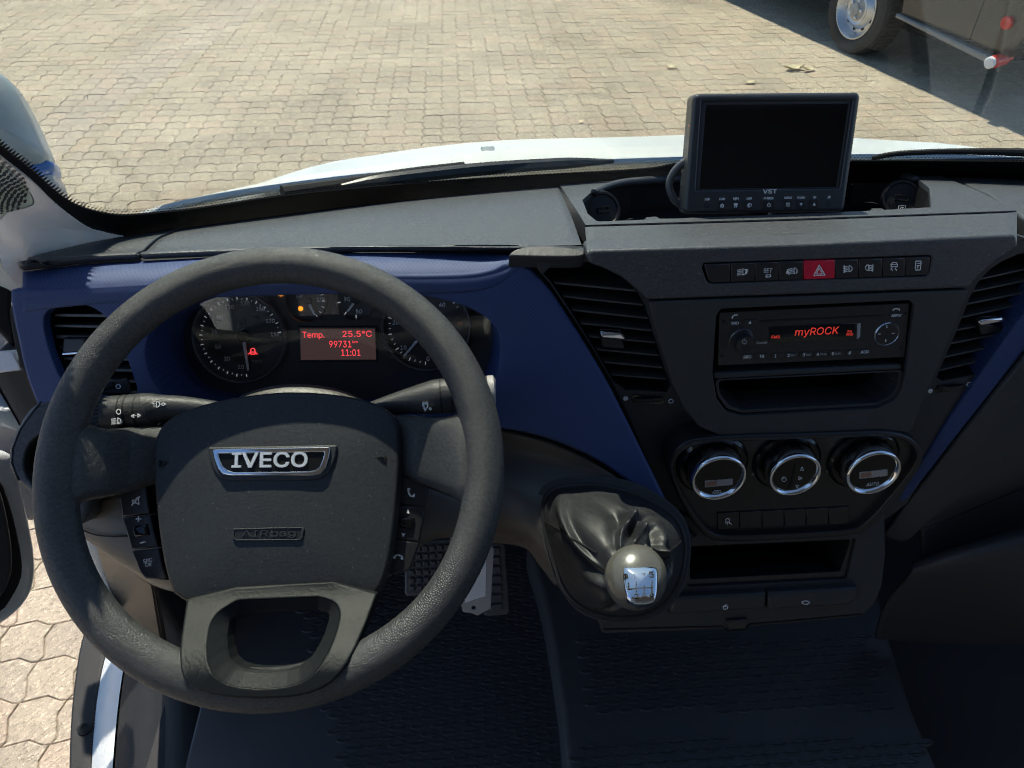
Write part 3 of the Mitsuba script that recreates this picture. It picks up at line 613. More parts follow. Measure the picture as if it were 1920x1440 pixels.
# its brow, curving forward over the top to meet the dashboard
brow = []
edge_ = [(42, 512), (100, 504), (200, 495), (330, 488), (450, 482), (650, 476.5), (850, 476), (930, 477), (985, 484)]
for dy, back in ((-2, .034), (0, .0265), (12, .0148), (24, .0075), (36, .0028), (48, .0006), (60, 0.0), (74, 0.0)):
    row = []
    for x, y in edge_:
        f = min(1, max(.12, (985 - x) / 70)); q_ = BINNACLE.p(x, y + dy * f, .0008 if dy < 70 else .0003); d_ = ray(x, y + dy * f)
        row.append(EYE + d_ * ((q_[1] + back * f) / d_[1]))
    brow.append(row)
obj('blue_brow', thick(loft(brow[::-1], 60, 24), .003), 'blue_trim', DB, smooth=True)
# side vent with slats
vg = rounded(BINNACLE.q(chaikin(VENT, 2)), 0)
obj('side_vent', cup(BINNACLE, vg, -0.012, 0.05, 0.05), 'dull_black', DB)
v1 = BINNACLE.shift(-0.016)
for i in range(8):
    y = 590 + i * 20.5; x0, x1 = 84 + i * 8.0, 200 + i * 8.0
    sl = LineString(v1.q([(x0 - 30, y), (x1 + 60, y + 3)])).buffer(0.0014, cap_style=2).intersection(vg.buffer(-0.001))
    obj('slat', v1.m(bevelled(sl, -0.022, 0.0, 0.0008)), 'slat', DB + '__side_vent')
obj('tab', plate(v1, [(118, 634), (160, 634), (158, 660), (115, 664)], -0.01, 0.008, 0.002), 'button', DB + '__side_vent')
obj('tab_edge', plate(v1, [(116, 662), (157, 659), (157, 663), (116, 666)], 0.006, 0.0095, 0.0005), 'satin_metal', DB + '__side_vent')
obj('vent_wheel_plate', plate(v1, [(172, 722), (238, 708), (246, 732), (240, 738), (182, 738)], -0.004, 0.002, 0.001), 'button', DB)
obj('vent_wheel', plate(v1, [(182, 724), (210, 717), (214, 728), (186, 734)], 0.0, 0.005, 0.002), 'dull_black', DB)
obj('vent_mark', v1.m(bevelled(Point(v1.q([(221, 725)], .003)[0]).buffer(.0024).difference(Point(v1.q([(221, 725)], .003)[0]).buffer(.0016)), .0018, .0026, 0)), 'white_print', DB)
dg = rounded(BINNACLE.q(chaikin(DEM, 2), -.008), 0)
obj('demister_vent', BINNACLE.m(bevelled(dg, -.04, -.004, .003)), 'dull_black', DB)
for i in range(3):
    o = i * 6 - 6
    obj('slat', strokes(BINNACLE.shift(-.004), [[(28 + o, 578), (38 + o, 620), (52 + o, 670), (68 + o, 706)]], 0.0012, -0.002, 0.002), 'button', DB + '__demister_vent')
# grey end of the dashboard below the blue surround, with a grab hollow
endp = Plane(at(55, 830, 0.66), np.array([0.15, -0.72, 0.62]))
ring = rounded(endp.q(chaikin([(50, 768), (78, 752), (130, 756), (160, 800), (180, 900), (160, 990), (110, 985), (58, 925), (24, 898), (12, 860), (22, 820)], 2)), 0)
hole = rounded(endp.q(chaikin([(52, 830), (90, 805), (130, 830), (140, 900), (100, 930), (66, 915), (42, 880)], 2)), 0)
obj('grab_handle', endp.m(bevelled(ring.difference(hole), -0.05, 0.0, 0.014, 6, 0.012)), 'dash_grain', DB, smooth=50, label='grey moulded grab hollow at the left end')
obj('grab_hollow', cup(endp, hole, -0.012, 0.04), 'dull_black', DB)
obj('grab_seam', strokes(endp, [[(76, 754), (60, 775), (38, 805), (24, 840), (22, 868), (34, 900)]], 0.0012, -0.001, 0.0004), 'dull_black', DB)

RAD = [(1343, 592), (1352, 579), (1706, 563), (1715, 572), (1702, 672), (1698, 700), (1692, 730), (1676, 752), (1645, 766), (1390, 780), (1362, 772), (1344, 748), (1336, 700)]
# facia: a dark base that carries the vents, and the raised middle panel
base = [(985, 482), (1105, 470), (1500, 450), (1905, 440), (1990, 470), (1935, 575), (1700, 945), (1660, 975), (1600, 985), (1335, 985), (1254, 962), (1184, 792), (1147, 716), (1107, 648), (1067, 585), (1030, 530)]
B1 = FACIA.shift(-0.028)
LV = [(1012, 503), (1095, 489), (1130, 497), (1175, 522), (1205, 560), (1225, 610), (1244, 680), (1262, 738), (1216, 732), (1160, 732), (1120, 668), (1075, 596), (1040, 545)]
RV = [(1862, 498), (1925, 470), (1965, 480), (1958, 530), (1905, 625), (1845, 700), (1812, 706), (1752, 718), (1768, 680), (1798, 612), (1825, 540)]
lv, rv = (rounded(B1.q(chaikin(c, 1)), 0).intersection(rounded(B1.q(base), .01).buffer(-.0015)) for c in (LV, RV))
obj('facia_base', B1.m(bevelled(rounded(B1.q(base), 0.01, [lv, rv, rounded(B1.q(RAD), .004)]), -0.02, 0.0, 0.002)), 'black_plastic', DB)
for nm, g, lines, tab, wh, dot, rg in (
    ('left_vent', lv, [((1044, 531), (1180, 544)), ((1064, 557), (1208, 572)), ((1078, 582), (1217, 597)), ((1092, 607), (1224, 620)), ((1104, 631), (1235, 643)), ((1117, 655), (1240, 667)), ((1130, 679), (1248, 690)), ((1142, 703), (1255, 711))],
     [(1126, 622), (1165, 624), (1173, 634), (1170, 638), (1128, 634)], [(1183, 744), (1190, 740), (1240, 745), (1247, 751), (1244, 759), (1190, 757)], (1173, 747), (1258, 752)),
    ('right_vent', rv, [((1845, 522), (1945, 500)), ((1827, 546), (1940, 523)), ((1810, 571), (1925, 548)), ((1800, 596), (1912, 572)), ((1790, 620), (1898, 599)), ((1780, 645), (1885, 624)), ((1775, 669), (1868, 649)), ((1765, 694), (1850, 674))],
     [(1835, 604), (1842, 600), (1880, 595), (1885, 598), (1884, 604), (1840, 611)], [(1753, 730), (1760, 724), (1802, 716), (1808, 720), (1806, 729), (1757, 738)], (1744, 733), (1817, 720))):
    V_ = obj(nm, cup(B1, g, -0.002, 0.05, 0.04), 'dull_black', DB)
    s1 = B1.shift(-0.012)
    for a, b in lines:
        d = np.array(b) - a; a2, b2 = np.array(a) - d * .4, np.array(b) + d * .3
        sl = LineString(s1.q([a2, b2])).buffer(0.0011, cap_style=2).intersection(g.buffer(-0.001))
        obj('slat', s1.m(bevelled(sl, -0.03, 0.0, 0.0006)), 'slat', V_)
    obj('tab_body', plate(s1, [(x, y + 4 + (14 if i > 1 else 0)) for i, (x, y) in enumerate(tab)], -0.004, 0.007, 0.002), 'button', V_)
    obj('tab', plate(s1, tab, 0.003, 0.0105, 0.0018), 'chrome', V_)
    obj('wheel_slot', plate(B1, wh, -0.002, 0.0012, 0.0006), 'gloss', V_)
    c0, c1 = B1.q([wh[0], wh[3]]); cm = (c0 + c1) / 2; L = np.linalg.norm(c1 - c0) * .40
    obj('wheel', B1.m(join([bevelled(affinity.rotate(Polygon([(cm[0] + L * u - .0007, cm[1] - .0026), (cm[0] + L * u + .0007, cm[1] - .0026), (cm[0] + L * u + .0007, cm[1] + .0026), (cm[0] + L * u - .0007, cm[1] + .0026)]), 0), 0.001, 0.0012 + 0.004 * math.sqrt(1 - u * u * .9), 0.0004) for u in np.linspace(-1, 1, 19)])), 'button', V_)
    for c, r, ri in ((dot, .0026, 0), (rg, .0027, .0018)):
        q = Point(B1.q([c])[0]).buffer(r); q = q.difference(Point(B1.q([c])[0]).buffer(ri)) if ri else q
        obj('mark', B1.m(bevelled(q, 0.0, 0.0005, 0)), 'white_print', V_)
# raised middle panel, with rounded edges; a deep shadow gap parts its upper from its lower half
up_px = [(1102, 470), (1500, 458), (1906, 440), (1911, 462), (1872, 488), (1838, 516), (1817, 541), (1500, 553), (1215, 563), (1196, 545), (1166, 521), (1132, 504), (1104, 494)]
lo_px = [(1216, 566), (1500, 556), (1817, 544), (1806, 570), (1778, 640), (1750, 708), (1728, 760), (1708, 812), (1650, 806), (1490, 813), (1352, 818), (1310, 800), (1282, 766), (1262, 724), (1242, 660), (1224, 600)]
HZ = [(1317, 503), (1320, 494), (1500, 488), (1742, 479.5), (1747, 484), (1742, 511), (1736, 518), (1530, 524), (1334, 532), (1326, 527)]
hz, rad = rounded(FACIA.q(HZ), 0.0), rounded(FACIA.q(RAD), 0.003)
obj('upper_facia', FACIA.m(bevelled(rounded(FACIA.q(up_px), 0.004, [hz]), -0.03, 0.0, 0.010, 5, 0.012)), 'dash_grain', DB, smooth=50)
def at_y(px, py, y): d = ray(px, py); return EYE + d * (y / d[1])
rows = []
for l, m_, r, y in ((424, 412, 397, .700), (436, 428, 413, .662), (448, 442, 427, .622), (460, 457, 441, .598), (470, 470, 452, .5865), (478, 478, 462, .583)):
    rows.append([at_y(1097 + (l - 424) * .1, l, y), at_y(1300, (l + m_) / 2, y), at_y(1500, m_, y), at_y(1700, (m_ + r) / 2 , y), at_y(1907, r, y)])
sh = loft(rows[::-1], 40, 24)
obj('upper_facia_shoulder', thick(sh, 0.004), 'dash_grain', DB, smooth=True)
# storage pocket behind it
POCK = [(1092, 378), (1112, 360), (1142, 347), (1182, 339), (1285, 333), (1450, 327), (1605, 321), (1680, 325), (1720, 338), (1742, 356), (1745, 392), (1620, 399), (1450, 406), (1290, 412), (1120, 419), (1102, 404)]
SUR = [(1049, 349), (1200, 338), (1450, 326), (1700, 318), (1760, 330), (1830, 360), (1906, 398), (1500, 413), (1098, 425), (1080, 396)]
pk = rounded(DASH_TOP.q(POCK), 0.006)
obj('pocket_surround', DASH_TOP.m(bevelled(rounded(DASH_TOP.q(SUR), 0.002, [pk]), -0.02, 0.002, 0.0012, 3, 0.015, hb=.0015)), 'dash_grain', DB, smooth=50)
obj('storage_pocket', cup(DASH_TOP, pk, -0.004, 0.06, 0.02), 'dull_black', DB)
obj('pocket_rim', tube([DASH_TOP.p(x, y, .001) for x, y in ((1113, 361), (1142, 349), (1182, 341), (1285, 334.5), (1450, 328.5), (1605, 322.5), (1680, 326), (1718, 337))], [.0045, .0055, .0055, .0045], 12, 70), 'dash_grain', DB, smooth=True, label='rounded rim along the back of the pocket')
# sloped right cheek and two small stops in the pocket
obj('pocket_cheek', plate(DASH_TOP.shift(-0.006), [(1741, 350), (1822, 388), (1741, 393)], -0.03, 0.0, 0.004), 'dash_grain', DB)
for px in ((1208, 406), (1630, 390)):
    obj('pocket_stop', plate(DASH_TOP.shift(-.03), [(px[0], px[1]), (px[0] + 26, px[1] - 1), (px[0] + 44, px[1] + 12), (px[0] - 2, px[1] + 14)], -0.03, 0.0, 0.004), 'dash_grain', DB)
for px, py, lab in ((1130, 394, 'usb socket at the left end of the pocket'), (1690, 372, 'usb socket at the right end of the pocket')):
    up_ = Plane(DASH_TOP.p(px, py, -0.022), np.array([0.25 if px < 1400 else -0.25, -0.75, 0.6]))
    c = up_.q([(px, py)])[0]
    U = obj('usb_socket', lathe(up_, c, [(0.026, -0.012), (0.026, 0.0), (0.024, 0.003), (0.021, 0.003), (0.0195, 0.001), (0.0, 0.001)], 36), 'button', DB, label=lab)
    obj('port', up_.m(bevelled(Polygon([(c[0] - .008, c[1] - .003), (c[0] + .008, c[1] - .003), (c[0] + .008, c[1] + .003), (c[0] - .008, c[1] + .003)]).buffer(.001).difference(Polygon([(c[0] - .007, c[1] - .0022), (c[0] + .007, c[1] - .0022), (c[0] + .007, c[1] + .0022), (c[0] - .007, c[1] + .0022)])), 0.001, 0.0025, 0.0003)), 'satin', U)
    if px > 1400:
        obj('mark', strokes(up_, [[(1685, 386), (1698, 385), (1697, 393), (1684, 394), (1685, 386)], [(1688, 391), (1691, 388), (1692, 391), (1695, 388)]], 0.0009, 0.003, 0.0035), 'white_print', U)
# right of the pocket: passenger side top
RT_ = [(1722, 321), (1800, 318), (1930, 318), (2090, 322), (2120, 430), (1990, 440), (1915, 405), (1850, 362), (1780, 332)]
obj('right_top_panel', DASH_TOP.m(bevelled(rounded(DASH_TOP.q(RT_), 0.0), -0.02, 0.0, 0.004, 3, 0.03)), 'dash_grain', DB)

obj('lower_facia', FACIA.m(bevelled(rounded(FACIA.q(lo_px), 0.002, [rad]), -0.03, 0.0, 0.0045, 5, 0.012, hb=.0015)), 'black_plastic', DB, smooth=50)
obj('switch_recess', cup(FACIA, hz, -0.002, 0.008), 'dull_black', DB)
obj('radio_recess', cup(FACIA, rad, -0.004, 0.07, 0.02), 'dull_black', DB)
# row of switches
xt = [1319, 1370, 1416, 1461, 1507, 1566.5, 1610, 1655, 1698, 1744]
yt = lambda x: 496 + (x - 1318) * (481.5 - 496) / 427; yb = lambda x: 530.5 + (x - 1326) * (516.5 - 530.5) / 414
hs = FACIA.shift(0.0)
SWN = ['blank_switch', 'lamp_level_switch', 'set_switch', 'lamp_raise_switch', 'hazard_switch', 'fog_lamp_switch', 'rear_fog_switch', 'traction_switch', 'door_lock_switch']
SWL = ['blank switch cover at the left end of the row', 'black switch with headlamp and down arrow', 'black switch marked SET', 'black switch with headlamp and up arrow', 'red hazard warning switch', 'black switch with front fog lamp sign', 'black switch with rear fog lamp sign', 'black switch with skidding car sign', 'black switch with door lock sign at the right end']
SW = []
for i in range(9):
    a, b = xt[i] + .7, xt[i + 1] - .7
    poly = [(a, yt(a)), (b, yt(b)), (b, yb(b)), (a + (7 if i == 0 else 0), yb(a))]
    if i == 0: poly = [(1321, 496.5), (b, yt(b)), (b, yb(b)), (1335, 530.5), (1329, 526)]
    if i == 8: poly = [(a, yt(a)), (1742, 481.5), (1745, 485), (1741, 511), (1736, 516), (a, yb(a))]
    SW.append(obj(SWN[i], plate(hs, poly, -0.006, 0.001, 0.0012), 'red_button' if i == 4 else 'button', DB, label=SWL[i]))
sp = FACIA.shift(0.001)
def mark(i, lines, w=0.0007, m='white_print'): obj('mark', strokes(sp, lines, w, 0, 0.0004), m, SW[i])
def circ(cx, cy, rx, ry, a0=0, a1=360, n=20): 
    t = np.radians(np.linspace(a0, a1, n)); return [(cx + rx * math.cos(q), cy - ry * math.sin(q)) for q in t]
def lampsign(x, y, flip=1): return [circ(x + 3 * flip, y, 6 * flip, 5.5, -90, 90, 10) + [(x + 3 * flip, y - 5.5), (x + 3 * flip, y + 5.5)]]
def rays_(x, y, flip=1): return [[(x, y + k), (x - 7 * flip, y + k + 1.5)] for k in (-4.5, -1.5, 1.5, 4.5)]
def tri(x, y, s, up_=1): return [(x - s, y + s * up_), (x + s, y + s * up_), (x, y - s * up_), (x - s, y + s * up_)]
mark(1, lampsign(1390, 510) + rays_(1390, 510)); obj('mark', plate(sp, [(1396.5, 505), (1403, 505), (1400, 514)], 0, .0004, 0), 'white_print', SW[1])
obj('mark', word(sp, 'SET', (1431, 511), (1447, 510.4), 7.5, 0, .0004), 'white_print', SW[2]); mark(2, [[(1436, 515.5), (1445, 515), (1445, 519), (1436, 519.5), (1438, 517.5)]])
mark(3, lampsign(1486, 508) + rays_(1486, 508)); obj('mark', plate(sp, [(1474, 513), (1480, 513), (1477, 504)], 0, .0004, 0), 'white_print', SW[3])
mark(4, [[(1526, 517), (1547, 516), (1536, 497), (1526, 517)], [(1531, 514), (1542, 513.3), (1536, 502.5), (1531, 514)]], .0008)
mark(5, lampsign(1589, 504) + rays_(1589, 504) + [[(1583, 498), (1584, 511)]]); mark(6, lampsign(1632, 502, -1) + rays_(1630, 502, -1) + [[(1637, 496), (1636, 509)]])
mark(7, [[(1671, 496), (1674, 492.5), (1681, 492.5), (1683, 496), (1671, 496)], [(1671, 496), (1671, 500), (1683, 500), (1683, 496)], [(1673, 502), (1671, 505), (1674, 507)], [(1680, 502), (1678, 505), (1682, 507)]])
mark(8, [[(1717, 490), (1727, 489.6), (1726, 506), (1716.5, 506.4), (1717, 490)], [(1719.5, 494), (1724, 493.8)], [(1721.5, 498), (1721.3, 503)], [(1719, 498.2), (1724, 498)]])

# switch row seam, pocket under the radio
obj('radio_shelf', plate(FACIA, [(1338, 700), (1692, 683), (1694, 694), (1340, 712)], -0.05, -0.004, 0.003), 'black_plastic', DB)
pin = FACIA.shift(-0.004)
obj('tray_rim', pin.m(bevelled(rounded(pin.q([(1340, 712), (1694, 694), (1688, 727), (1676, 748), (1646, 762), (1390, 775), (1362, 766), (1345, 743)]), 0.004).difference(rounded(pin.q([(1346, 714), (1688, 697), (1683, 724), (1671, 743), (1643, 756), (1392, 769), (1367, 761), (1351, 741)]), 0.004)), -0.04, 0.0, 0.0018)), 'black_plastic', DB)

# lower box under the climate controls
LBX = [(1240, 950), (1340, 980), (1600, 970), (1660, 945), (1662, 1040), (1655, 1100), (1640, 1135), (1615, 1158), (1350, 1182), (1130, 1190), (1120, 1160), (1180, 1150), (1235, 1130)]
tray = rounded(LOWER.q([(1297, 1030), (1600, 1017), (1580, 1076), (1297, 1091)]), 0.003)
trayo = rounded(LOWER.q([(1292, 1024), (1608, 1011), (1590, 1088), (1290, 1103)]), 0.003)
obj('lower_console', LOWER.m(bevelled(rounded(LOWER.q(LBX, -.002), 0.006, [trayo]), -0.10, -0.002, 0.006, 4, 0.02, hb=.001)), 'black_plastic', DB, smooth=50)
obj('open_tray', cup(LOWER, tray, -0.006, 0.07, 0.06), 'dull_black', DB)
obj('open_tray_rim', LOWER.m(bevelled(trayo.difference(tray), -0.03, -0.006, 0.003)), 'button', DB)
D1 = obj('drawer', plate(LOWER, [(1265, 1120), (1437, 1112), (1436, 1142), (1256, 1153)], -0.01, 0.008, 0.004), 'black_plastic', DB, label='left drawer front with small ashtray sign')
D2 = obj('drawer', plate(LOWER, [(1441, 1111.5), (1609, 1101.5), (1608, 1122), (1595, 1135), (1440, 1144)], -0.01, 0.008, 0.004), 'black_plastic', DB, label='right drawer front with small cup sign')
dps = LOWER.shift(0.008)
obj('mark', strokes(dps, [[(1356, 1137), (1365, 1136.5), (1363, 1142), (1356.5, 1142.5), (1356, 1137)], [(1357, 1137), (1362, 1134)]], .0008, 0, .0004), 'white_print', D1)
obj('mark', strokes(dps, [circ(1511, 1130, 7, 3)], .0008, 0, .0004), 'white_print', D2)
obj('lower_seam', strokes(LOWER, [[(1132, 1181), (1240, 1178), (1354, 1175), (1362, 1183), (1398, 1181), (1406, 1171), (1500, 1163), (1616, 1152)]], .0016, -0.003, -0.0010), 'dull_black', DB)
obj('latch', plate(LOWER, [(1364, 1164), (1402, 1162), (1400, 1180), (1366, 1182)], -0.004, 0.003, 0.002), 'button', DB)
obj('console_side', thick(loft([[FACIA.p(1262, 968, -.03), at(1252, 990, .76), at(1240, 1040, .78), at(1238, 1130, .80)], [FACIA.p(1335, 1015, -.03), LOWER.p(1300, 1010, -.004), LOWER.p(1292, 1060, -.004), LOWER.p(1262, 1130, -.004)]], 12), .01), 'black_plastic', DB, smooth=True)

# blue strip and passenger side at the right
BS = Plane(B1.p(1800, 760, 0.0), elev(12, -10))
obj('blue_strip', plate(BS, [(1990, 500), (1920, 590), (1860, 672), (1780, 786), (1674, 944), (1690, 943), (1704, 936), (1800, 812), (1920, 662), (1990, 590)], -0.03, 0.006, 0.006), 'blue_trim', DB, smooth=50, label='dark blue strip along the right side of the middle panel')
PS = Plane(BS.p(1800, 830, -0.002), elev(10, -14))
obj('passenger_panel', thick(loft([
    [PS.p(2000, 560), PS.p(1920, 660), PS.p(1800, 810), PS.p(1700, 938), PS.p(1650, 1000)],
    [PS.p(2040, 640, .01), PS.p(1960, 740, .012), PS.p(1860, 840, .012), PS.p(1750, 950, .008), PS.p(1690, 1010)],
    [PS.p(2060, 780, .0), PS.p(1980, 840, .0), PS.p(1900, 890, .0), PS.p(1770, 950, -.002), PS.p(1722, 975)],
    [PS.p(2060, 850, -.04), PS.p(1990, 885, -.04), PS.p(1920, 905, -.04), PS.p(1800, 955, -.03), PS.p(1728, 985)]][::-1], 40, 24), .006), 'black_plastic', DB, smooth=True)
obj('glove_box', thick(loft([
    [PS.p(2060, 840, -.05), PS.p(1920, 900, -.05), PS.p(1800, 950, -.04), PS.p(1722, 985, -.02)],
    [PS.p(2060, 960, -.05), PS.p(1920, 990, -.05), PS.p(1800, 1030, -.04), PS.p(1724, 1052, -.02)],
    [PS.p(2060, 985, .02), PS.p(1920, 1012, .02), PS.p(1800, 1040, .015), PS.p(1710, 1066, .0)],
    [PS.p(2060, 1100, .0), PS.p(1920, 1110, .0), PS.p(1800, 1120, -.01), PS.p(1660, 1130, -.02)],
    [PS.p(2060, 1200, -.10), PS.p(1920, 1200, -.10), PS.p(1800, 1200, -.10), PS.p(1640, 1190, -.10)]][::-1], 40, 30), .006), 'black_plastic', DB, smooth=True)
# knee panel right of the wheel, running into the gear console
knee = [[at(880, 790, .80), at(940, 806, .775), at(1040, 834, .765), at(1140, 884, .765), at(1236, 962, .76)],
        [at(880, 850, .79), at(940, 852, .785), at(1040, 876, .775), at(1110, 905, .765), at(1190, 950, .757)],
        [at(850, 930, .765), at(930, 925, .765), at(990, 945, .755), at(1020, 975, .75), at(1060, 1010, .745)],
        [at(850, 1000, .79), at(930, 1000, .785), at(985, 1012, .775), at(1015, 1045, .775), at(1050, 1085, .76)],
        [at(850, 1020, .90), at(930, 1020, .90), at(985, 1030, .90), at(1010, 1060, .90), at(1040, 1100, .88)]]
obj('knee_panel', thick(loft(knee[::-1], 40, 30), .005), 'shroud', DB, smooth=True)
obj('lower_shelf', thick(grid([[at(300, 800, .80), at(600, 800, .80), at(880, 800, .80)], [at(300, 900, .82), at(600, 880, .86), at(880, 900, .84)], [at(300, 980, .98), at(600, 960, 1.0), at(880, 980, .98)]][::-1]), .005), 'dull_black', DB)

# ------------------------------------------------------------------ instruments
IC = thing('instrument_cluster', 'instrument cluster with round gauges and a red text display behind the steering wheel', 'instrument cluster')
K = CLUSTER
obj('face', plate(K, [(262, 640), (280, 560), (360, 505), (560, 470), (720, 475), (860, 500), (950, 570), (960, 690), (900, 780), (560, 800), (300, 770)], -0.01, 0.0, 0.0, smooth_px=2), 'gauge_face', IC)
def gauge(name, c, r, label):
    cc = K.q([c])[0]; rr = abs(K.q([(c[0] + r, c[1])])[0][0] - cc[0])
    g = obj(name, lathe(K, cc, [(rr, 0.0), (rr, 0.006), (rr * .985, 0.009), (rr * .955, 0.0085), (rr * .93, 0.003), (rr * .92, 0.001), (0, 0.001)], 64), 'gauge_face', IC, label=label)
    obj('ring', lathe(K, cc, [(rr * 1.005, 0.0), (rr * 1.005, 0.008), (rr * .985, 0.0105), (rr * .955, 0.0095), (rr * .945, 0.004)], 64), 'dial_ring' if r > 60 else 'slat', g)
    return g, cc, rr
DIAL = []
def ticks(g, cc, rr, angles, long_every, r0=.80, r1=.86, w=.0007):
    ms = []
    for i, a in enumerate(angles):
        a = math.radians(a); l = r1 + (.03 if i % long_every == 0 else 0); u = np.array([math.cos(a), math.sin(a)])
        ms.append(bevelled(LineString([cc + u * rr * r0, cc + u * rr * l]).buffer(w * (.8 if i % long_every == 0 else .45), cap_style=2), .001, .0016, 0))
    DIAL.append(K.m(join(ms)))
def pointer(g, hub, tip, tail=None, hubr=.0062, w=.0036):
    a, b = K.q([hub, tip], .006); d = (b - a) / np.linalg.norm(b - a); n = np.array([-d[1], d[0]])
    poly = Polygon([a + n * w * .5, b + n * w * .28, b - n * w * .28, a - n * w * .5])
    obj('needle', K.m(bevelled(poly, .0045, .006, .0004)), 'needle', g)
    if tail is not None:
        t0, t1 = a - d * hubr * 1.25, a - d * hubr * 2.5
        obj('needle_tail', K.m(bevelled(Polygon([t0 + n * hubr * .45, t1 + n * hubr * .45, t1 - n * hubr * .45, t0 - n * hubr * .45]), .004, .006, .0004)), 'satin', g)
    obj('needle_hub', lathe(K, K.q([hub], .006)[0], [(hubr, .001), (hubr, .006), (hubr * .85, .0075), (0, .0078)], 28), 'satin', g)
kp = K.shift(.001)
def num(g, s, x, y, h, m='white_print', w=None):
    w = w or h * .82 * len(s); obj('number', word(kp, s, (x - w / 2, y + h / 2), (x + w / 2, y + h / 2), h * 1.12, 0, .0005, bold=True), m, g)
g, cc, rr = gauge('speedometer', (452, 632), 87, 'large round speedometer on the left')
ticks(g, cc, rr, np.linspace(-87, -360 + 5, 39)[::1], 2, .82, .85, .0005)
for s, x, y in (('110', 431, 576), ('130', 460, 569), ('150', 488.5, 579), ('170', 507, 602), ('190', 516, 627), ('90', 411, 596.5), ('70', 403, 623), ('50', 409, 650), ('30', 426, 673), ('10', 452, 688)): num(g, s, x, y, 6.6)
pointer(g, (455.6, 631), (465, 695), True)
obj('unit', word(kp, 'km/h', (474, 679), (491, 679), 5, 0, .0004), 'grey_print', g)
RED = [strokes(kp, [circ(474, 657, 4, 4, 20, 160, 8), [(470, 656), (470, 664), (478, 664), (478, 656)], [(470, 660), (465.5, 664)], [(478, 660), (482.5, 664)], [(471, 660), (477, 660)]], .0008, .0002, .0008)]
g, cc, rr = gauge('fuel_gauge', (576, 565), 38.7, 'small fuel gauge left of centre')
ticks(g, cc, rr, [90, 65, 45, 22, 0, -22, -42, -60], 4, .74, .88, .0007)
num(g, '1', 578.6, 540, 7, w=3.5); num(g, '1/2', 601, 562, 6.5, w=14)
obj('pump_sign', strokes(kp, [[(557, 557), (557, 547), (563, 547), (563, 557), (557, 557)], [(556, 557), (565, 557)], [(563, 551), (566, 551), (566.5, 555), (568, 553), (567, 547)], [(558.5, 549.5), (561.5, 549.5)]], .0008, 0, .0005), 'white_print', g)
pointer(g, (576, 564), (590, 591), True, .0042, .0032)
AMB = [kp.m(bevelled(Point(kp.q([(564, 578.5)])[0]).buffer(.0026), .0002, .0009, 0))]
g, cc, rr = gauge('temperature_gauge', (666, 563), 37, 'small temperature gauge right of centre')
ticks(g, cc, rr, [-90, -130, -180 + 5], 1, .74, .88, .0007)
num(g, '90', 651, 561, 7); num(g, '50', 673.5, 584, 7)
pointer(g, (667, 563), (651.6, 584), None, .0042, .0032)
g, cc, rr = gauge('rev_counter', (800, 612), 83, 'large round rev counter on the right')
ticks(g, cc, rr, np.linspace(-95, -330, 29), 3, .80, .85, .0005)
for s, x, y in (('40', 829, 571.7), ('30', 772, 572), ('20', 742, 605), ('10', 756.5, 652), ('0', 802.7, 672.7)): num(g, s, x, y, 7)
pointer(g, (796, 622), (757.5, 668), True)
num(g, '45', 862, 606, 6, 'red_print')
AMB.append(strokes(kp, [circ(526.6, 550.7, 2.2, 2.2)] + [[(526.6 + 3 * math.cos(a), 550.7 + 3 * math.sin(a)), (526.6 + 5 * math.cos(a), 550.7 + 5 * math.sin(a))] for a in np.arange(8) * math.pi / 4], .0007, .0002, .0008))
dsp = obj('display', plate(K, [(559, 612), (706, 612), (708, 678), (560, 679)], 0, .004, .001), 'button', IC, label='rectangular information display')
obj('panel', plate(K, [(563, 616), (703, 616), (705, 674), (564, 675)], .003, .0046, .0003), 'gauge_face', dsp, emit=lamp(.010, .0055, .005))
kd = K.shift(.0046)
RED += [word(kd, 'Temp.', (567.5, 633), (608.5, 633), 11, .0001, .0004), word(kd, '25.5°C', (642.5, 631.5), (697, 631), 11, .0001, .0004), word(kd, '99731', (617.7, 651), (659, 651), 12, .0001, .0004),
        word(kd, 'km', (661, 643), (671, 643), 4.5, .0001, .0004), word(kd, '11:01', (640, 667), (676, 667), 12, .0001, .0004)]
obj('dial_lettering', join(DIAL), 'white_print', IC, emit=lamp(.045, .047, .052), smooth=False, label='pale backlit numbers and scale marks of the dials')
obj('lit_text', join(RED[1:]), 'lamp_red', dsp, emit=lamp(.30, .018, .024), smooth=False)
obj('warning_lamp', RED[0], 'lamp_red', IC, emit=lamp(.32, .018, .022), smooth=False, label='red open door warning lamp')
obj('amber_lamps', join(AMB), 'lamp_amber', IC, emit=lamp(.34, .10, .004), smooth=False, label='amber fuel and lamp warning signs')
lens = [[K.p(255, 500, .050), K.p(600, 470, .054), K.p(960, 500, .050)], [K.p(255, 640, .030), K.p(600, 620, .032), K.p(960, 640, .030)], [K.p(255, 790, .010), K.p(600, 800, .010), K.p(960, 790, .010)]]
obj('clear_cover', loft(lens[::-1], 24, 16), 'pane_glass', IC, smooth=True)

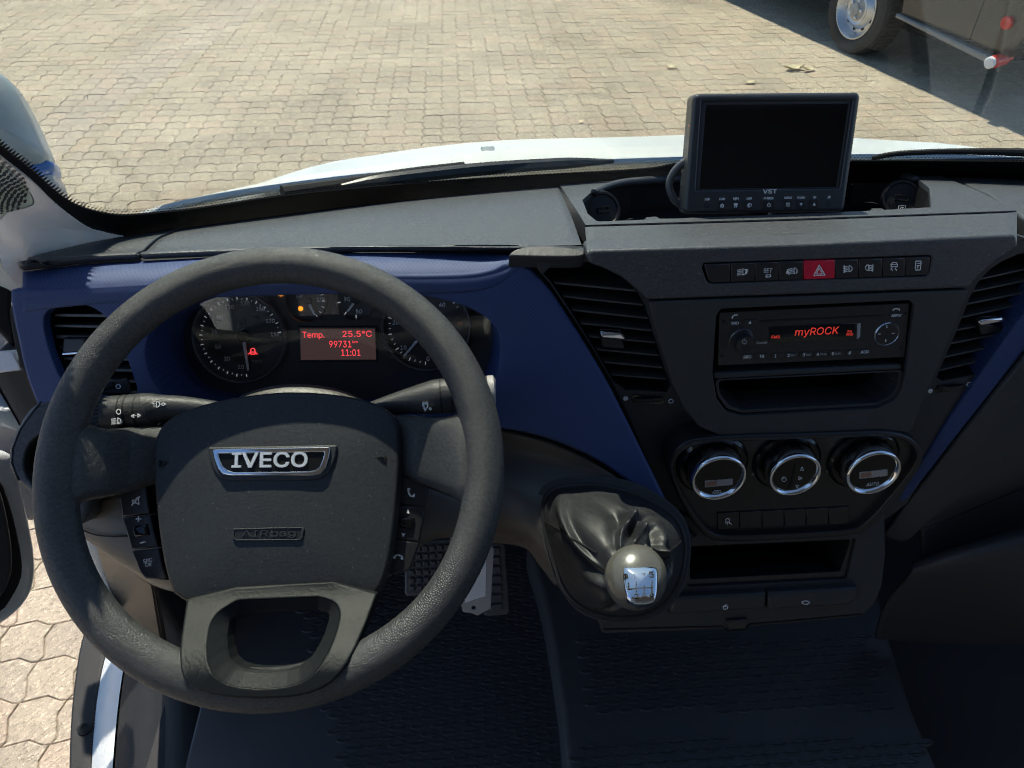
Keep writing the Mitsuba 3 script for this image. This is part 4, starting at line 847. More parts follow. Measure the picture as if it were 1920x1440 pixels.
# ------------------------------------------------------------------ steering wheel
SWH = thing('steering_wheel', 'black three spoke steering wheel with worn grained rim and airbag hub', 'steering wheel')
R_OUT = 0.1955; RA, RB = 0.0163, 0.0160
Wc = WHEEL.q([(513, 878)], 0.0)[0]
rings = []
for a in np.linspace(0, 2 * math.pi, 180, endpoint=False):
    side = math.exp(-((abs(math.degrees(math.atan2(math.sin(a), math.cos(a)))) - 90 + 88) / 22) ** 2) + math.exp(-((180 - abs(math.degrees(math.atan2(math.sin(a), math.cos(a)))) + 0) / 22) ** 2)
    low = math.exp(-((math.degrees(a) - 250) / 20) ** 2) + math.exp(-((math.degrees(a) - 292) / 20) ** 2)
    ra, rb = RA * (1 + .05 * side + .10 * low), RB * (1 + .03 * side)
    r0 = R_OUT - ra
    t = np.linspace(0, 2 * math.pi, 36, endpoint=False)
    ro = r0 + ra * np.cos(t) + 0.0018 * np.maximum(0, -np.cos(t)) * np.sin(t) ** 2
    rings.append(WHEEL.to3(np.column_stack([Wc[0] + ro * math.cos(a), Wc[1] + ro * math.sin(a)]), rb * np.sin(t)))
rings.append(rings[0])
obj('rim', grid(np.array(rings), True), 'rim_skin', SWH, smooth=True)
W = WHEEL.shift(-.0446)                      # the hub lies deeper than the rim
# side spokes: skin running from the rim to the hub
def spoke(top_, bot_, hs):
    rows = []
    for (a, b), h in zip(zip(top_, bot_), hs):
        a, b = np.array(a, float), np.array(b, float); r = []
        for u, dh in ((0, -.030), (.0, -.012), (.05, -.002), (.2, .002), (.5, .003), (.8, .002), (.95, -.002), (1, -.012), (1, -.030)):
            r.append(W.p(*(a * (1 - u) + b * u), h + dh))
        rows.append(r)
    rows = np.array(rows); rows = np.stack([spline(rows[:, j], 26) for j in range(rows.shape[1])], 1)
    rows = np.array([spline(r, 26) for r in rows])
    return grid(rows)
obj('spoke', spoke([(112, 740), (150, 786), (200, 804), (250, 801), (310, 797)], [(108, 985), (150, 944), (200, 932), (250, 921), (310, 905)], [.0466, .048, .031, .005, -.008]), 'rim_skin', SWH, smooth=True)
obj('spoke', spoke([(898, 730), (858, 775), (815, 784), (780, 780), (730, 775)], [(902, 985), (862, 940), (820, 918), (780, 903), (730, 890)], [.0466, .048, .031, .005, -.008]), 'rim_skin', SWH, smooth=True)
# hub well behind the pad
obj('hub', plate(W, [(285, 800), (330, 765), (500, 745), (680, 755), (755, 795), (752, 900), (728, 1060), (700, 1130), (520, 1140), (330, 1135), (300, 1060), (278, 900)], -0.05, -0.012, 0.008, smooth_px=1), 'dull_black', SWH)
pad_px = [(283, 850), (288, 818), (302, 792), (335, 770), (400, 750), (470, 738), (540, 732), (610, 735), (680, 746), (725, 764), (748, 788), (753, 820), (752, 880), (746, 960), (736, 1040), (724, 1090), (708, 1118), (680, 1132), (600, 1140), (515, 1143), (430, 1140), (360, 1134), (332, 1124), (314, 1098), (300, 1040), (288, 940)]
ab = W.q(chaikin(pad_px, 3), 0.010); ab = np.asarray(orient(Polygon(ab).segmentize(0.004)).exterior.coords)[:-1]
ctr = W.q([(516, 945)], .01)[0]
pprof = [(.985, -.03), (.997, -.01), (1.0, .0)] + [(1 - .045 * (1 - math.cos(a)), .011 * math.sin(a)) for a in np.linspace(.2, math.pi / 2, 6)] + [(s, .011 + .007 * (1 - (s / .955) ** 2.2)) for s in (.9, .8, .65, .5, .35, .2, .08, 0)]
PAD = obj('airbag_cover', pillow(W, ab, pprof, ctr), 'pad_skin', SWH, smooth=50, label='black domed airbag cover with chrome maker badge')
PP = W.shift(.0175)                         # where the badge sits on the cover
bo = [(399, 842), (620, 838), (617, 858), (610, 878), (600, 889), (580, 892), (435, 892), (418, 889), (409, 878), (402, 858)]
bi = [(409, 851), (609, 847.5), (605, 862), (599, 876), (590, 882), (575, 884), (440, 885), (428, 882), (418, 874), (413, 862)]
og, ig = rounded(PP.q(bo, .004), .0015), rounded(PP.q(bi, .004), .0012)
seat = rounded(PP.q([(388, 838), (633, 834), (628, 862), (618, 886), (600, 898), (580, 901), (432, 901), (412, 897), (399, 880), (392, 860)], .002), .002)
obj('badge_seat', PP.m(bevelled(seat, -.012, .0018, .0018)), 'pad_skin', PAD)
obj('badge_frame', PP.m(bevelled(og.difference(ig), -.004, .0052, .0016, 4)), 'chrome', PAD, smooth=50)
obj('badge_plate', PP.m(bevelled(ig.buffer(.0006), -.004, .0030, 0)), 'badge_black', PAD)
obj('badge_lettering', word(PP, 'IVECO', (435, 876.5), (577, 875), 27, .0030, .0022, bold=True), 'silver_letter', PAD)
AP = W.shift(.0182)
fo, fi = rounded(AP.q([(437, 991), (569, 988), (571, 992), (567, 1010), (562, 1013), (443, 1014), (436, 1008)]), .001), rounded(AP.q([(440, 993.5), (566.5, 990.5), (563.5, 1009), (560, 1010.5), (444, 1011.5), (439.5, 1007)]), .001)
obj('airbag_frame', AP.m(bevelled(fo.difference(fi), -.004, .0009, .0004)), 'pad_skin', PAD)
obj('airbag_plate', AP.m(bevelled(fi, -.004, -.0002, 0)), 'button', PAD)
obj('airbag_lettering', word(AP, 'AIR', (453, 1006.5), (504, 1005.5), 11.5, -.0002, .0012), 'pad_skin', PAD)
obj('airbag_lettering', word(AP, 'bag', (508, 1005.5), (555, 1004.3), 11.5, -.0002, .0012, bold=True), 'pad_skin', PAD)
for x, y, s in ((305, 869, 1), (716, 860, -1)):
    hp_ = W.shift(.0125 if s > 0 else .0125)
    obj('horn_sign', strokes(hp_, [[(x - 7 * s, y - 6), (x - 7 * s, y + 6)], [(x - 7 * s, y + 4), (x, y + 4), (x + 6 * s, y - 1), (x + 9 * s, y - 2)], [(x - 7 * s, y + 2), (x - 2 * s, y - 3), (x + 5 * s, y - 3)]], .0007, -.003, .0012), 'dark_print', PAD)
# switches left and right of the cover
BP = W.shift(-.006)
def pod(name, polys, label):
    out = []
    for i, p in enumerate(polys): out.append(obj(name, plate(BP, p, -.014, .0 if i != 1 else -.0004, .0016), 'button', SWH, label=label if i == 0 else None))
    return out
L = pod('switch', [[(221, 916), (272, 904), (281, 963), (229, 969)], [(229.5, 971), (281.5, 965), (297, 1026), (246, 1031)], [(246.5, 1033), (297.5, 1028), (313, 1088), (272, 1085), (262, 1074)]], 'switch left of the cover with crossed speaker sign')
Rr = pod('switch', [[(752, 892), (803, 905), (797, 950), (745, 945)], [(744.5, 947), (796.5, 952), (786, 1016), (735, 1009)], [(734.5, 1011), (785.5, 1018), (769, 1066), (757, 1075), (721, 1077)]], 'switch right of the cover with handset sign')
BQ = BP.shift(.0002)
def bm(par, lines, w=.0008): obj('mark', strokes(BQ, lines, w, -.0002, .0004), 'white_print', par)
bm(L[0], [[(248, 938), (252, 938), (259, 932), (260, 946), (253, 942), (249, 943), (248, 938)], [(247, 947), (262, 931)]])
bm(L[1], [[(255, 973), (264, 973)], [(259.5, 968.5), (259.5, 977.5)], [(263, 1018), (272, 1016)]], .0010)
obj('rocker', plate(BP, [(247, 987), (273, 983), (277, 1003), (251, 1007)], -.004, .0035, .0025, seg=4), 'gloss', L[1], smooth=60)
obj('rocker', plate(BP, [(751, 969), (777, 972), (773, 992), (748, 988)], -.004, .0035, .0025, seg=4), 'gloss', Rr[1], smooth=60)
obj('mark', word(BQ, 'SRC', (269, 1056), (286, 1053), 7, -.0002, .0004), 'white_print', L[2]); obj('mark', word(BQ, 'OK', (273, 1063), (285, 1061), 7, -.0002, .0004), 'white_print', L[2])
bm(Rr[0], [[(765, 916), (766.5, 925), (770, 930), (776, 931)], [(765, 916), (768, 917)], [(776, 931), (776, 927)]], .0015)
for t in ([(761, 962), (768, 963), (765, 955)], [(752.5, 999.5), (760, 1000.5), (755.5, 1007)]): obj('mark', plate(BQ, t, -.0002, .0004, 0), 'white_print', Rr[1])
bm(Rr[2], [[(738.5, 1046), (741, 1042), (747, 1040.5), (753, 1043), (755, 1048)], [(738.5, 1046), (741, 1046)], [(755, 1048), (752, 1047)]], .0014)
# lower spoke: U shaped trim
LS = WHEEL.shift(.0)
def seat_trim(mesh):                        # the trim lies deep at the hub and comes forward to lie in the rim
    vs, fs = trimesh.remesh.subdivide_to_size(mesh.vertices, mesh.faces, .007); mesh = trimesh.Trimesh(vs, fs, process=False); mesh.merge_vertices(digits_vertex=7)
    v = np.array(mesh.vertices); y = (v - LS.o) @ LS.Y; y0, y1 = LS.q([(515, 1105), (515, 1252)])[:, 1]
    u = np.clip((y0 - y) / (y0 - y1), 0, 1); return trimesh.Trimesh(v + ((.55 * u + .45 * u * u * (3 - 2 * u)) * .047 - .030)[:, None] * LS.N, mesh.faces, process=False)
uo = [(326, 1112), (336, 1180), (348, 1236), (366, 1272), (398, 1290), (450, 1298), (520, 1300), (580, 1294), (622, 1278), (650, 1250), (675, 1200), (708, 1092)]
ui = [(410, 1158), (508, 1154), (608, 1150), (606, 1182), (594, 1218), (574, 1243), (535, 1254), (478, 1255), (438, 1244), (419, 1212)]
ug = rounded(LS.q(chaikin(uo, 1), .002), 0.002); uh = rounded(LS.q(chaikin(ui, 1), .002), .003)
chm = uh.buffer(.0105, join_style=1)
obj('lower_spoke', seat_trim(LS.m(bevelled(ug.difference(chm), -.03, .004, .003, 4, .006))), 'satin', SWH, smooth=50, label='satin black lower spoke around an opening')
e0 = np.asarray(orient(chm.segmentize(.004)).exterior.coords)[:-1]; cen = np.array(uh.centroid.coords[0])
inn = []
for p_ in e0:
    q_ = uh.exterior.interpolate(uh.exterior.project(Point(p_))); inn.append((q_.x, q_.y))
inn = np.array(inn)
obj('lower_spoke_bevel', seat_trim(LS.m(grid(np.array([np.column_stack([e0, np.full(len(e0), .0035)]), np.column_stack([inn * .85 + e0 * .15, np.full(len(e0), -.008)]), np.column_stack([inn, np.full(len(e0), -.0105)]), np.column_stack([inn, np.full(len(e0), -.03)])]), True))), 'satin', SWH, smooth=30)

# ------------------------------------------------------------------ steering column: covers and stalks
SC = thing('steering_column', 'dark steering column cover with two control stalks behind the steering wheel', 'steering column')
S0 = W.shift(-.036)
obj('upper_cover', pillow(S0, np.asarray(orient(Polygon(S0.q(chaikin([(400, 800), (430, 748), (500, 722), (575, 717), (650, 730), (700, 760), (720, 820), (560, 860)], 2))).segmentize(.005)).exterior.coords)[:-1], [(1, -.08), (1, -.01), (.96, .004), (.8, .012), (.5, .016), (0, .017)]), 'shroud', SC, smooth=50)
obj('lower_cover', thick(loft([[W.p(150, 950, -.05), W.p(210, 930, -.035), W.p(320, 910, -.03), W.p(520, 900, -.03), W.p(720, 900, -.03), W.p(800, 915, -.035), W.p(870, 940, -.05)],
    [W.p(150, 985, -.055), W.p(215, 990, -.040), W.p(320, 990, -.035), W.p(520, 990, -.035), W.p(720, 985, -.035), W.p(800, 975, -.04), W.p(872, 985, -.055)],
    [W.p(160, 1010, -.065), W.p(215, 1045, -.055), W.p(320, 1090, -.05), W.p(520, 1105, -.05), W.p(700, 1085, -.05), W.p(800, 1015, -.055), W.p(860, 1005, -.065)],
    [W.p(175, 1012, -.10), W.p(230, 1058, -.10), W.p(320, 1110, -.10), W.p(520, 1125, -.10), W.p(700, 1100, -.10), W.p(790, 1020, -.10), W.p(850, 1008, -.10)]][::-1], 50, 20), .004), 'shroud', SC, smooth=True)
obj('cover_seam', tube([W.p(150, 992, -.0535), W.p(180, 1003, -.046), W.p(215, 1006, -.0395), W.p(260, 1004, -.036)], [.0007, .0007], 6, 20), 'dull_black', SC)
W = WHEEL.shift(-.058)
def stalk(pts, rad, h, name, label): 
    p = [S0.p(x, y, hh) for (x, y), hh in zip(pts, h)]; return obj(name, tube(p, rad, 20, 40), 'black_plastic', SC, smooth=40, label=label)
st = stalk([(420, 770), (340, 764), (290, 766), (270, 770), (215, 775), (158, 780)], [.008, .0105, .0125, .0165, .0165, .0165, .0155], [.02, .02, .02, .02, .02, .02], 'stalk', 'left stalk with lamp signs and ribbed end')
for x in (232, 243, 262): obj('ring', tube([S0.p(x, 774 - (x - 232) * .06, .02), S0.p(x + 2.5, 773.8 - (x - 232) * .06, .02)], [.0170, .0170], 24), 'dull_black', st)
for i in range(14):
    a = math.pi * (i + .5) / 14 * 1.0
    off = S0.N * .0163 * math.sin(a) + S0.Y * .0163 * math.cos(a)
    obj('rib', tube([S0.p(166, 779, .02) + off, S0.p(199, 776.5, .02) + off], [.0011, .0011], 5), 'button', st)
sq = S0.shift(.0372)
obj('mark', strokes(sq, [circ(222, 772, 4, 4.5)], .0008, -.001, .0004), 'white_print', st)
obj('mark', strokes(sq, lampsign(217, 789) + rays_(216, 789), .0007, -.004, -.0008), 'white_print', st)
obj('mark', strokes(sq, [[(246, 780), (250, 777), (250, 783), (246, 780)], [(262, 779), (258, 776), (258, 782), (262, 779)], [(250, 779), (254, 779)]], .0007, -.003, .0), 'white_print', st)
obj('mark', strokes(S0.shift(.0325), lampsign(290, 758) + rays_(289, 758) + [[(302, 758), (306, 755.5), (309.5, 758), (306, 760.5), (302, 758)]], .0007, -.002, .0004), 'white_print', st)
s2 = stalk([(690, 770), (740, 757), (790, 748), (815, 744), (835, 742), (900, 737), (922, 735)], [.007, .010, .0145, .0165, .0165, .016, .0155], [.02, .02, .02, .02, .02, .02, .02], 'stalk', 'right stalk with wiper sign and grey end')
for x in (826, 846): obj('ring', tube([S0.p(x, 742.5, .02), S0.p(x + 2.5, 742.3, .02)], [.0172, .0172], 24), 'dull_black', s2)
obj('end_cap', tube([S0.p(915, 735, .02), S0.p(926, 734, .02), S0.p(929, 734, .02)], [.0158, .0158, .012], 20), 'card_grey', s2)
obj('mark', strokes(S0.shift(.0365), [circ(797, 764, 6, 8, 30, 150, 8) + [(797, 770), (802, 760)], [(797, 768), (794, 758)], circ(794, 756, 2, 2), circ(800, 756, 2, 2), [(804, 766), (806.5, 764), (809, 766), (806.5, 768), (804, 766)]], .0006, -.003, .0002), 'white_print', s2)

# ------------------------------------------------------------------ radio
RD = thing('car_radio', 'black car radio with red lit station display set in the middle panel', 'radio')
RP = FACIA.shift(-.004)
obj('face', plate(RP, [(1349, 586), (1706, 568.5), (1697, 670), (1346, 686)], -.03, 0, .0025, r=.001), 'button', RD)
r1 = RP.shift(.0)
obj('disc_slot', plate(r1, [(1425, 601), (1659, 590), (1659, 593), (1425, 604.5)], -.001, .0006, .0003), 'dull_black', RD)
obj('display_window', plate(r1, [(1441, 613), (1606, 606), (1604, 637), (1441, 644)], -.001, .0008, .0006), 'gloss', RD)
obj('display_bevel', plate(r1, [(1608, 607.5), (1614, 606), (1613, 632), (1607, 636)], -.001, .0008, .0004), 'grey_print', RD)
rw = RP.shift(.0008)
obj('lit_text', join([word(rw, 'myROCK', (1490, 629.5), (1571, 625.8), 13.5, .0001, .0003), word(rw, 'FM1', (1446, 634.6), (1462, 634), 5, .0001, .0003), word(rw, 'TA', (1587.5, 623.6), (1597, 623.2), 4, .0001, .0003), word(rw, 'RDS', (1586.5, 629), (1599, 628.6), 4, .0001, .0003)]), 'lamp_red', RD, emit=lamp(.11, .008, .005), smooth=False)
def rknob(name, c, rpx, ring='chrome'):
    q = RP.q([c])[0]; r = abs(RP.q([(c[0] + rpx, c[1])])[0][0] - q[0])
    k_ = obj(name, lathe(RP, q, [(r * .93, 0), (r * .93, .003), (r * .80, .0035), (r * .78, .010), (r * .72, .0118), (r * .5, .0112), (0, .0105)] if name == 'volume_knob' else [(r * .93, 0), (r * .93, .0016), (r * .85, .002), (0, .0016)], 48), 'button', RD, smooth=40)
    obj('ring', lathe(RP, q, [(r, 0), (r, .0012), (r * .965, .0018), (r * .93, .0012), (r * .93, 0)], 48), ring, k_)
    return k_
k1 = rknob('volume_knob', (1390, 637.5), 22.5); k2 = rknob('menu_pad', (1662, 625.5), 22.5)
rk = RP.shift(.0112)
obj('mark', strokes(rk, [circ(1396, 641, 4, 4, 120, 420), [(1396, 635.5), (1396, 640)]], .0006, -.0004, .0006), 'grey_print', k1)
obj('mark', strokes(RP.shift(.002), [[(1663, 610), (1663, 614)], [(1661, 637), (1661, 641)], [(1647, 626.5), (1651, 626.3)], [(1673, 625.3), (1677, 625.1)]], .0007, 0, .0004), 'white_print', k2)
for s, x, y, w in (('SRC', 1400.7, 669.5, 15), ('TA', 1428, 668.3, 9), ('1', 1454, 667.5, 3), ('2', 1478, 666.4, 4), ('3', 1507, 665.2, 4), ('4', 1533, 664.2, 4), ('5', 1561, 663, 4), ('6', 1593, 661.5, 4), ('AUD', 1620.7, 660, 15)):
    cx = x if w > 5 else x + 5
    b_ = obj('preset_button', plate(r1, [(cx - 12, y - 4.5), (cx + 12, y - 5.6), (cx + 12, y + 4.4), (cx - 12, y + 5.5)], -.001, .001, .0006, r=.0008), 'button', RD)
    obj('mark', word(r1, s, (x - w / 2, y + 2.8), (x + w / 2, y + 2.6 - w * .04), 5.6, .001, .0004), 'white_print', b_)
    sm = {'2': 'RPT', '3': 'MIX', '4': 'SCAN', '5': 'SCRL'}.get(s)
    if sm: obj('mark', word(r1, sm, (x + 4, y + 1.6), (x + 6 + 2.6 * len(sm), y + 1.3), 3.2, .001, .0003), 'grey_print', b_)
for s, x, y, w in (('BND', 1377.7, 606, 13), ('MENU', 1680, 591.5, 17)):
    b_ = obj('band_button', plate(r1, [(x - 12, y - 4.5), (x + 12, y - 5.6), (x + 12, y + 4.4), (x - 12, y + 5.5)], -.001, .001, .0006, r=.001), 'button', RD)
    obj('mark', word(r1, s, (x - w / 2, y + 2.4), (x + w / 2, y + 1.9), 4.8, .001, .0004), 'white_print', b_)
b_ = obj('eject_button', plate(r1, [(1395, 600), (1422, 598.7), (1424, 608), (1396, 609.4)], -.001, .001, .0006, r=.001), 'button', RD)
obj('mark', strokes(r1, [tri(1406.5, 604, 1.6), [(1404.5, 607), (1408.5, 606.8)]], .0005, .001, .0013), 'white_print', b_)
obj('handset_sign', strokes(r1, [[(1373, 596.5), (1374, 593.5), (1378, 590.6), (1382.5, 590.6)]], .0011, 0, .0004), 'white_print', RD)
obj('handset_sign', strokes(r1, [[(1674.5, 582), (1676, 579.6), (1681, 578.8), (1685.5, 579.4), (1686.5, 581.6)]], .0011, 0, .0004), 'white_print', RD)
obj('wireless_lettering', word(r1, 'Bluetooth', (1418, 645), (1438, 644.2), 4.6, 0, .0003, bold=True), 'grey_print', RD)
for c in ((1357, 603), (1698, 588), (1354, 668), (1690, 653)):
    obj('key_hole', lathe(RP, RP.q([c])[0], [(.0016, .0), (.0016, .0004), (0, .0004)], 14), 'dull_black', RD)

# ------------------------------------------------------------------ climate controls
CP = thing('climate_panel', 'black climate control panel with three chrome ringed knobs', 'climate panel')
co = [(1251, 872), (1256, 850), (1276, 828), (1310, 818), (1400, 813), (1490, 811), (1600, 807), (1658, 805), (1700, 812), (1725, 834), (1730, 860), (1712, 890), (1668, 944), (1632, 984), (1607, 1001), (1490, 1008), (1365, 1013), (1326, 1008), (1304, 985), (1272, 935), (1254, 890)]
ci = [(1262, 872), (1266, 856), (1284, 838), (1315, 828), (1400, 823), (1490, 821), (1600, 817), (1656, 815), (1692, 821), (1712, 838), (1716, 858), (1700, 886), (1656, 940), (1622, 976), (1600, 990), (1490, 997), (1368, 1002), (1334, 997), (1314, 978), (1283, 932), (1265, 890)]
cog, cig = rounded(CLIMATE.q(chaikin(co, 1)), 0), rounded(CLIMATE.q(chaikin(ci, 1)), 0)
obj('bezel', CLIMATE.m(bevelled(cog.difference(cig), -.03, .004, .003, 4, .01)), 'button', CP, smooth=50)
obj('face', CLIMATE.m(bevelled(cig.buffer(.001), -.03, -.004, 0, 1)), 'button', CP)
cf = CLIMATE.shift(-.004)
for i, (c, lab) in enumerate((((1348, 898), 'left chrome ringed temperature knob'), ((1491, 892), 'middle chrome ringed air direction knob'), ((1638, 888), 'right chrome ringed fan knob marked AUTO'))):
    kl = cf.shift(.026); q = kl.q([c])[0]; r = .0300 if i != 1 else .0284
    Kb = obj('knob', lathe(cf, q, [(r * .98, .0), (r * .98, .020), (r * .93, .021)], 64), 'gloss', CP, smooth=40, label=lab)
    obj('base_ring', lathe(cf, q, [(r * 1.30, 0), (r * 1.28, .004), (r * 1.18, .0065), (r * 1.03, .006), (r * 1.02, 0)], 64), 'gloss', Kb, smooth=40)
    obj('chrome_ring', lathe(cf, q, [(r * .985, .014), (r * 1.0, .018), (r * 1.0, .021), (r * .985, .0245), (r * .95, .0268), (r * .90, .0272), (r * .85, .0262), (r * .80, .024), (r * .785, .0225)], 80), 'chrome', Kb, smooth=True)
    for a in range(0, 360, 5):
        if i < 3 and (a // 25) % 2 == 0 and 10 < a < 170:
            a_ = math.radians(a + 4)
            p0, p1 = (cf.to3([q + r * .985 * np.array([math.cos(a_), math.sin(a_)])], hh)[0] for hh in (.010, .0175))
            obj('grip_rib', tube([p0, p1], [.0007, .0007], 5), 'satin_metal', Kb)
    obj('face', lathe(cf, q, [(r * .80, .0228), (r * .76, .0234), (0, .0240)], 64), 'gloss', Kb, smooth=True)
    fk = cf.shift(.0242); x, y = c
    if i == 1:
        obj('divider', strokes(fk, [[(x + 0, y - 20), (x - 3, y + 0), (x - 10, y + 22)]], .0022, -.002, .0004), 'dull_black', Kb)
        obj('mark', strokes(fk, [tri(x + 13, y - 13, 3), [(x + 7, y + 2), (x + 13, y + 5), (x + 7, y + 8), (x + 7, y + 2)], tri(x + 4, y + 21, 3, -1), circ(x - 21, y + 7, 4, 4, 120, 420), [(x - 21, y + 1.5), (x - 21, y + 6)]], .0006, 0, .0004), 'white_print', Kb)
    else:
        win = [(x - 26, y + (4 if i == 0 else -2)), (x + 26, y + (0 if i == 0 else -8)), (x + 26, y + (11 if i == 0 else 4)), (x - 26, y + (16 if i == 0 else 10))]
        obj('window', plate(fk, win, -.001, .0002, 0), 'card_grey', Kb)
        obj('scale', plate(fk, [(win[0][0] + 2, win[0][1] + 2), (x - 4, (win[0][1] + win[1][1]) / 2 + 1), (x - 4, (win[2][1] + win[3][1]) / 2 - 1), (win[3][0] + 2, win[3][1] - 2)], .0002, .0004, 0), 'knob_scale', Kb)
        if i == 2: obj('mark', word(fk, 'AUTO', (x - 14, y + 23.5), (x + 8.5, y + 21.5), 6, 0, .0004), 'white_print', Kb)
        else: obj('mark', strokes(fk, [[(x - 12, y + 27), (x - 8, y + 22), (x + 2, y + 22), (x + 4, y + 26), (x - 12, y + 27)], [(x - 6, y + 24.5), (x - 1, y + 24.5)]], .0006, 0, .0004), 'white_print', Kb)
obj('mark', word(cf, 'A/C', (1408, 892), (1421, 891.3), 5, 0, .0004), 'grey_print', CP)
obj('indicator_lamp', cf.m(bevelled(Point(cf.q([(1415.5, 882)])[0]).buffer(.0010), 0, .0008, 0)), 'lamp_amber', CP, emit=lamp(.008, .34, .05), smooth=False, label='tiny lit green lamp above the air conditioning sign')
obj('mark', strokes(cf, [circ(1556.7, 884, 7, 4, 10, 170, 8) + [(1552, 887), (1561, 886.6)] + circ(1556.7, 884, 7, 4, 10, 11, 2)], .0007, 0, .0004), 'grey_print', CP)
obj('mark', strokes(cf, [[(1374, 833), (1384, 839)], [(1378, 832), (1376, 838)]], .0010, 0, .0004), 'blue_print', CP)
obj('mark', strokes(cf, [[(1386, 843), (1393, 851)]], .0010, 0, .0004), 'orange_print', CP)
obj('mark', strokes(cf, [[(1577.5, 848), (1577.5, 848)], [(1580, 843), (1585, 837), (1586, 842), (1580, 843)], [(1590, 834), (1590.1, 834)], [(1594, 830), (1602, 821), (1603, 828), (1594, 830)], circ(1608, 820, 2.2, 2.2)], .0010, 0, .0004), 'white_print', CP)
xb = [1345, 1387, 1429, 1470.5, 1511.5, 1553.5, 1593]
for i in range(6):
    a, b = xb[i] + .6, xb[i + 1] - .6; f = lambda x, y0, y1: y0 + (x - 1345) / 248 * (y1 - y0)
    Bk = obj('push_button', plate(cf, [(a, f(a, 963, 951)), (b, f(b, 963, 951)), (b, f(b, 993, 982)), (a, f(a, 993, 982))], -.002, .0022, .0010), 'button', CP)
    if i == 0: obj('mark', strokes(cf, [[(1361, 982), (1361, 974), (1364, 972), (1368, 974), (1368, 982)], [(1362, 979), (1367, 979)], [(1364, 980), (1364, 984)], [(1368, 980), (1372, 984)]], .0008, .002, .0027), 'white_print', Bk)

# ------------------------------------------------------------------ monitor in the pocket
MO = thing('monitor', 'black reversing camera monitor standing in the dashboard pocket', 'monitor')
MP = Plane(at(1449, 290, .80), elev(24, -1.2), roll=-0.6)
mo = rounded(MP.q([(1301, 175), (1616, 172.5), (1584, 397.5), (1282, 402)], 0), .006)
scr = rounded(MP.q([(1324, 196.6), (1592, 194.7), (1568.5, 351), (1311.5, 354.5)], -.003), .0008)
scf = rounded(MP.q([(1316, 189), (1600, 187), (1575, 353), (1305, 357)], 0), .0010)
obj('housing', MP.m(bevelled(mo.difference(scf), -.024, 0, .005, 5, .02)), 'monitor_shell', MO, smooth=50)
obj('back', MP.m(bevelled(mo.buffer(-.004), -.030, -.008, .006)), 'monitor_shell', MO)
e0 = np.asarray(orient(scf.simplify(.0004)).exterior.coords)
obj('screen_bevel', MP.m(bevelled(scf.difference(scr), -.006, -.0030, .0026, 2)), 'monitor_shell', MO)
obj('screen', MP.m(bevelled(scr.buffer(.001), -.007, -.0045, 0)), 'gloss', MO, label='unlit black glass screen')
obj('logo_lettering', word(MP, 'VST', (1430, 362.8), (1456, 362.2), 7.5, 0, .0006, bold=True), 'white_print', MO)
for s, x, wd in (('DIM', 1326, 9), ('CAM', 1353.5, 11), ('M/N', 1379.5, 10), ('D/N', 1404.5, 9), ('POWER', 1441, 18), ('MENU', 1477.5, 14), ('DOWN', 1502, 14), ('UP', 1527, 6), ('IR', 1554, 5)):
    y = 373.5 - (x - 1326) * .016
    obj('mark', word(MP, s, (x - wd / 2, y + 2), (x + wd / 2, y + 1.9), 4.2, 0, .0004, bold=True), 'white_print', MO)
    if s in ('DIM', 'IR'):
        obj('sensor_holes', MP.m(join([bevelled(Point(MP.q([(x - 1.5 + 3.6 * math.cos(a), y + 12 + 3.6 * math.sin(a))])[0]).buffer(.0007), -.001, .0002, 0) for a in np.arange(7) * .897])), 'dull_black', MO)
        continue
    hw = 12.5 if s == 'POWER' else 7.8
    B_ = obj('push_button', plate(MP, [(x - hw, y + 4), (x + hw, y + 3.7), (x + hw - .6, y + 19.4), (x - hw - .6, y + 20)], -.002, .0014, .0010, r=.0008), 'button', MO)
    mq = MP.shift(.0014); yy = y + 12.4
    if s == 'CAM': obj('mark', mq.m(bevelled(rounded(mq.q([(x - 3, yy - 2), (x - 1.4, yy - 2), (x - 1, yy - 3.4), (x + 1.6, yy - 3.4), (x + 2, yy - 2), (x + 3.8, yy - 2), (x + 3.8, yy + 3.4), (x - 3, yy + 3.4)]), 0, [Point(mq.q([(x + .4, yy + .6)])[0]).buffer(.0008)]), -.0002, .0004, 0)), 'white_print', B_)
    if s == 'M/N': obj('mark', strokes(mq, [[(x - 1.6, yy - 2), (x - 1.6, yy + 3)], [(x + 1.6, yy - 2), (x + 1.6, yy + 3)], [(x - 2.6, yy - 2.6), (x + 3, yy - 2.6)]], .0013, -.0002, .0004), 'white_print', B_)
    if s == 'D/N': obj('mark', mq.m(bevelled(Point(mq.q([(x + .6, yy)])[0]).buffer(.0023).difference(affinity.translate(Polygon([(0, -.0017), (.0017, -.0012), (.0017, .0012), (0, .0017)]), *mq.q([(x + .6, yy)])[0])), -.0002, .0004, 0)), 'white_print', B_)
    if s == 'POWER': obj('mark', strokes(mq, [circ(x + 1, yy + .4, 3.2, 3.2, 120, 420), [(x + 1, yy - 3.8), (x + 1, yy)]], .0005, -.0002, .0004), 'white_print', B_)
    if s == 'MENU': obj('mark', strokes(mq, [[(x - 2.6, yy - 3), (x + 3, yy - 3), (x + 2.8, yy + 3), (x - 2.8, yy + 3), (x - 2.6, yy - 3)], [(x + .1, yy - 3), (x, yy + 3)]], .0005, -.0002, .0004), 'white_print', B_)
    if s == 'DOWN': obj('mark', plate(mq, [(x - 2.6, yy - 2.4), (x + 3, yy - 2.5), (x + .2, yy + 3)], -.0002, .0004, 0), 'white_print', B_)
    if s == 'UP': obj('mark', plate(mq, [(x - 3, yy + 2.6), (x + 2.6, yy + 2.5), (x - .2, yy - 3)], -.0002, .0004, 0), 'white_print', B_)
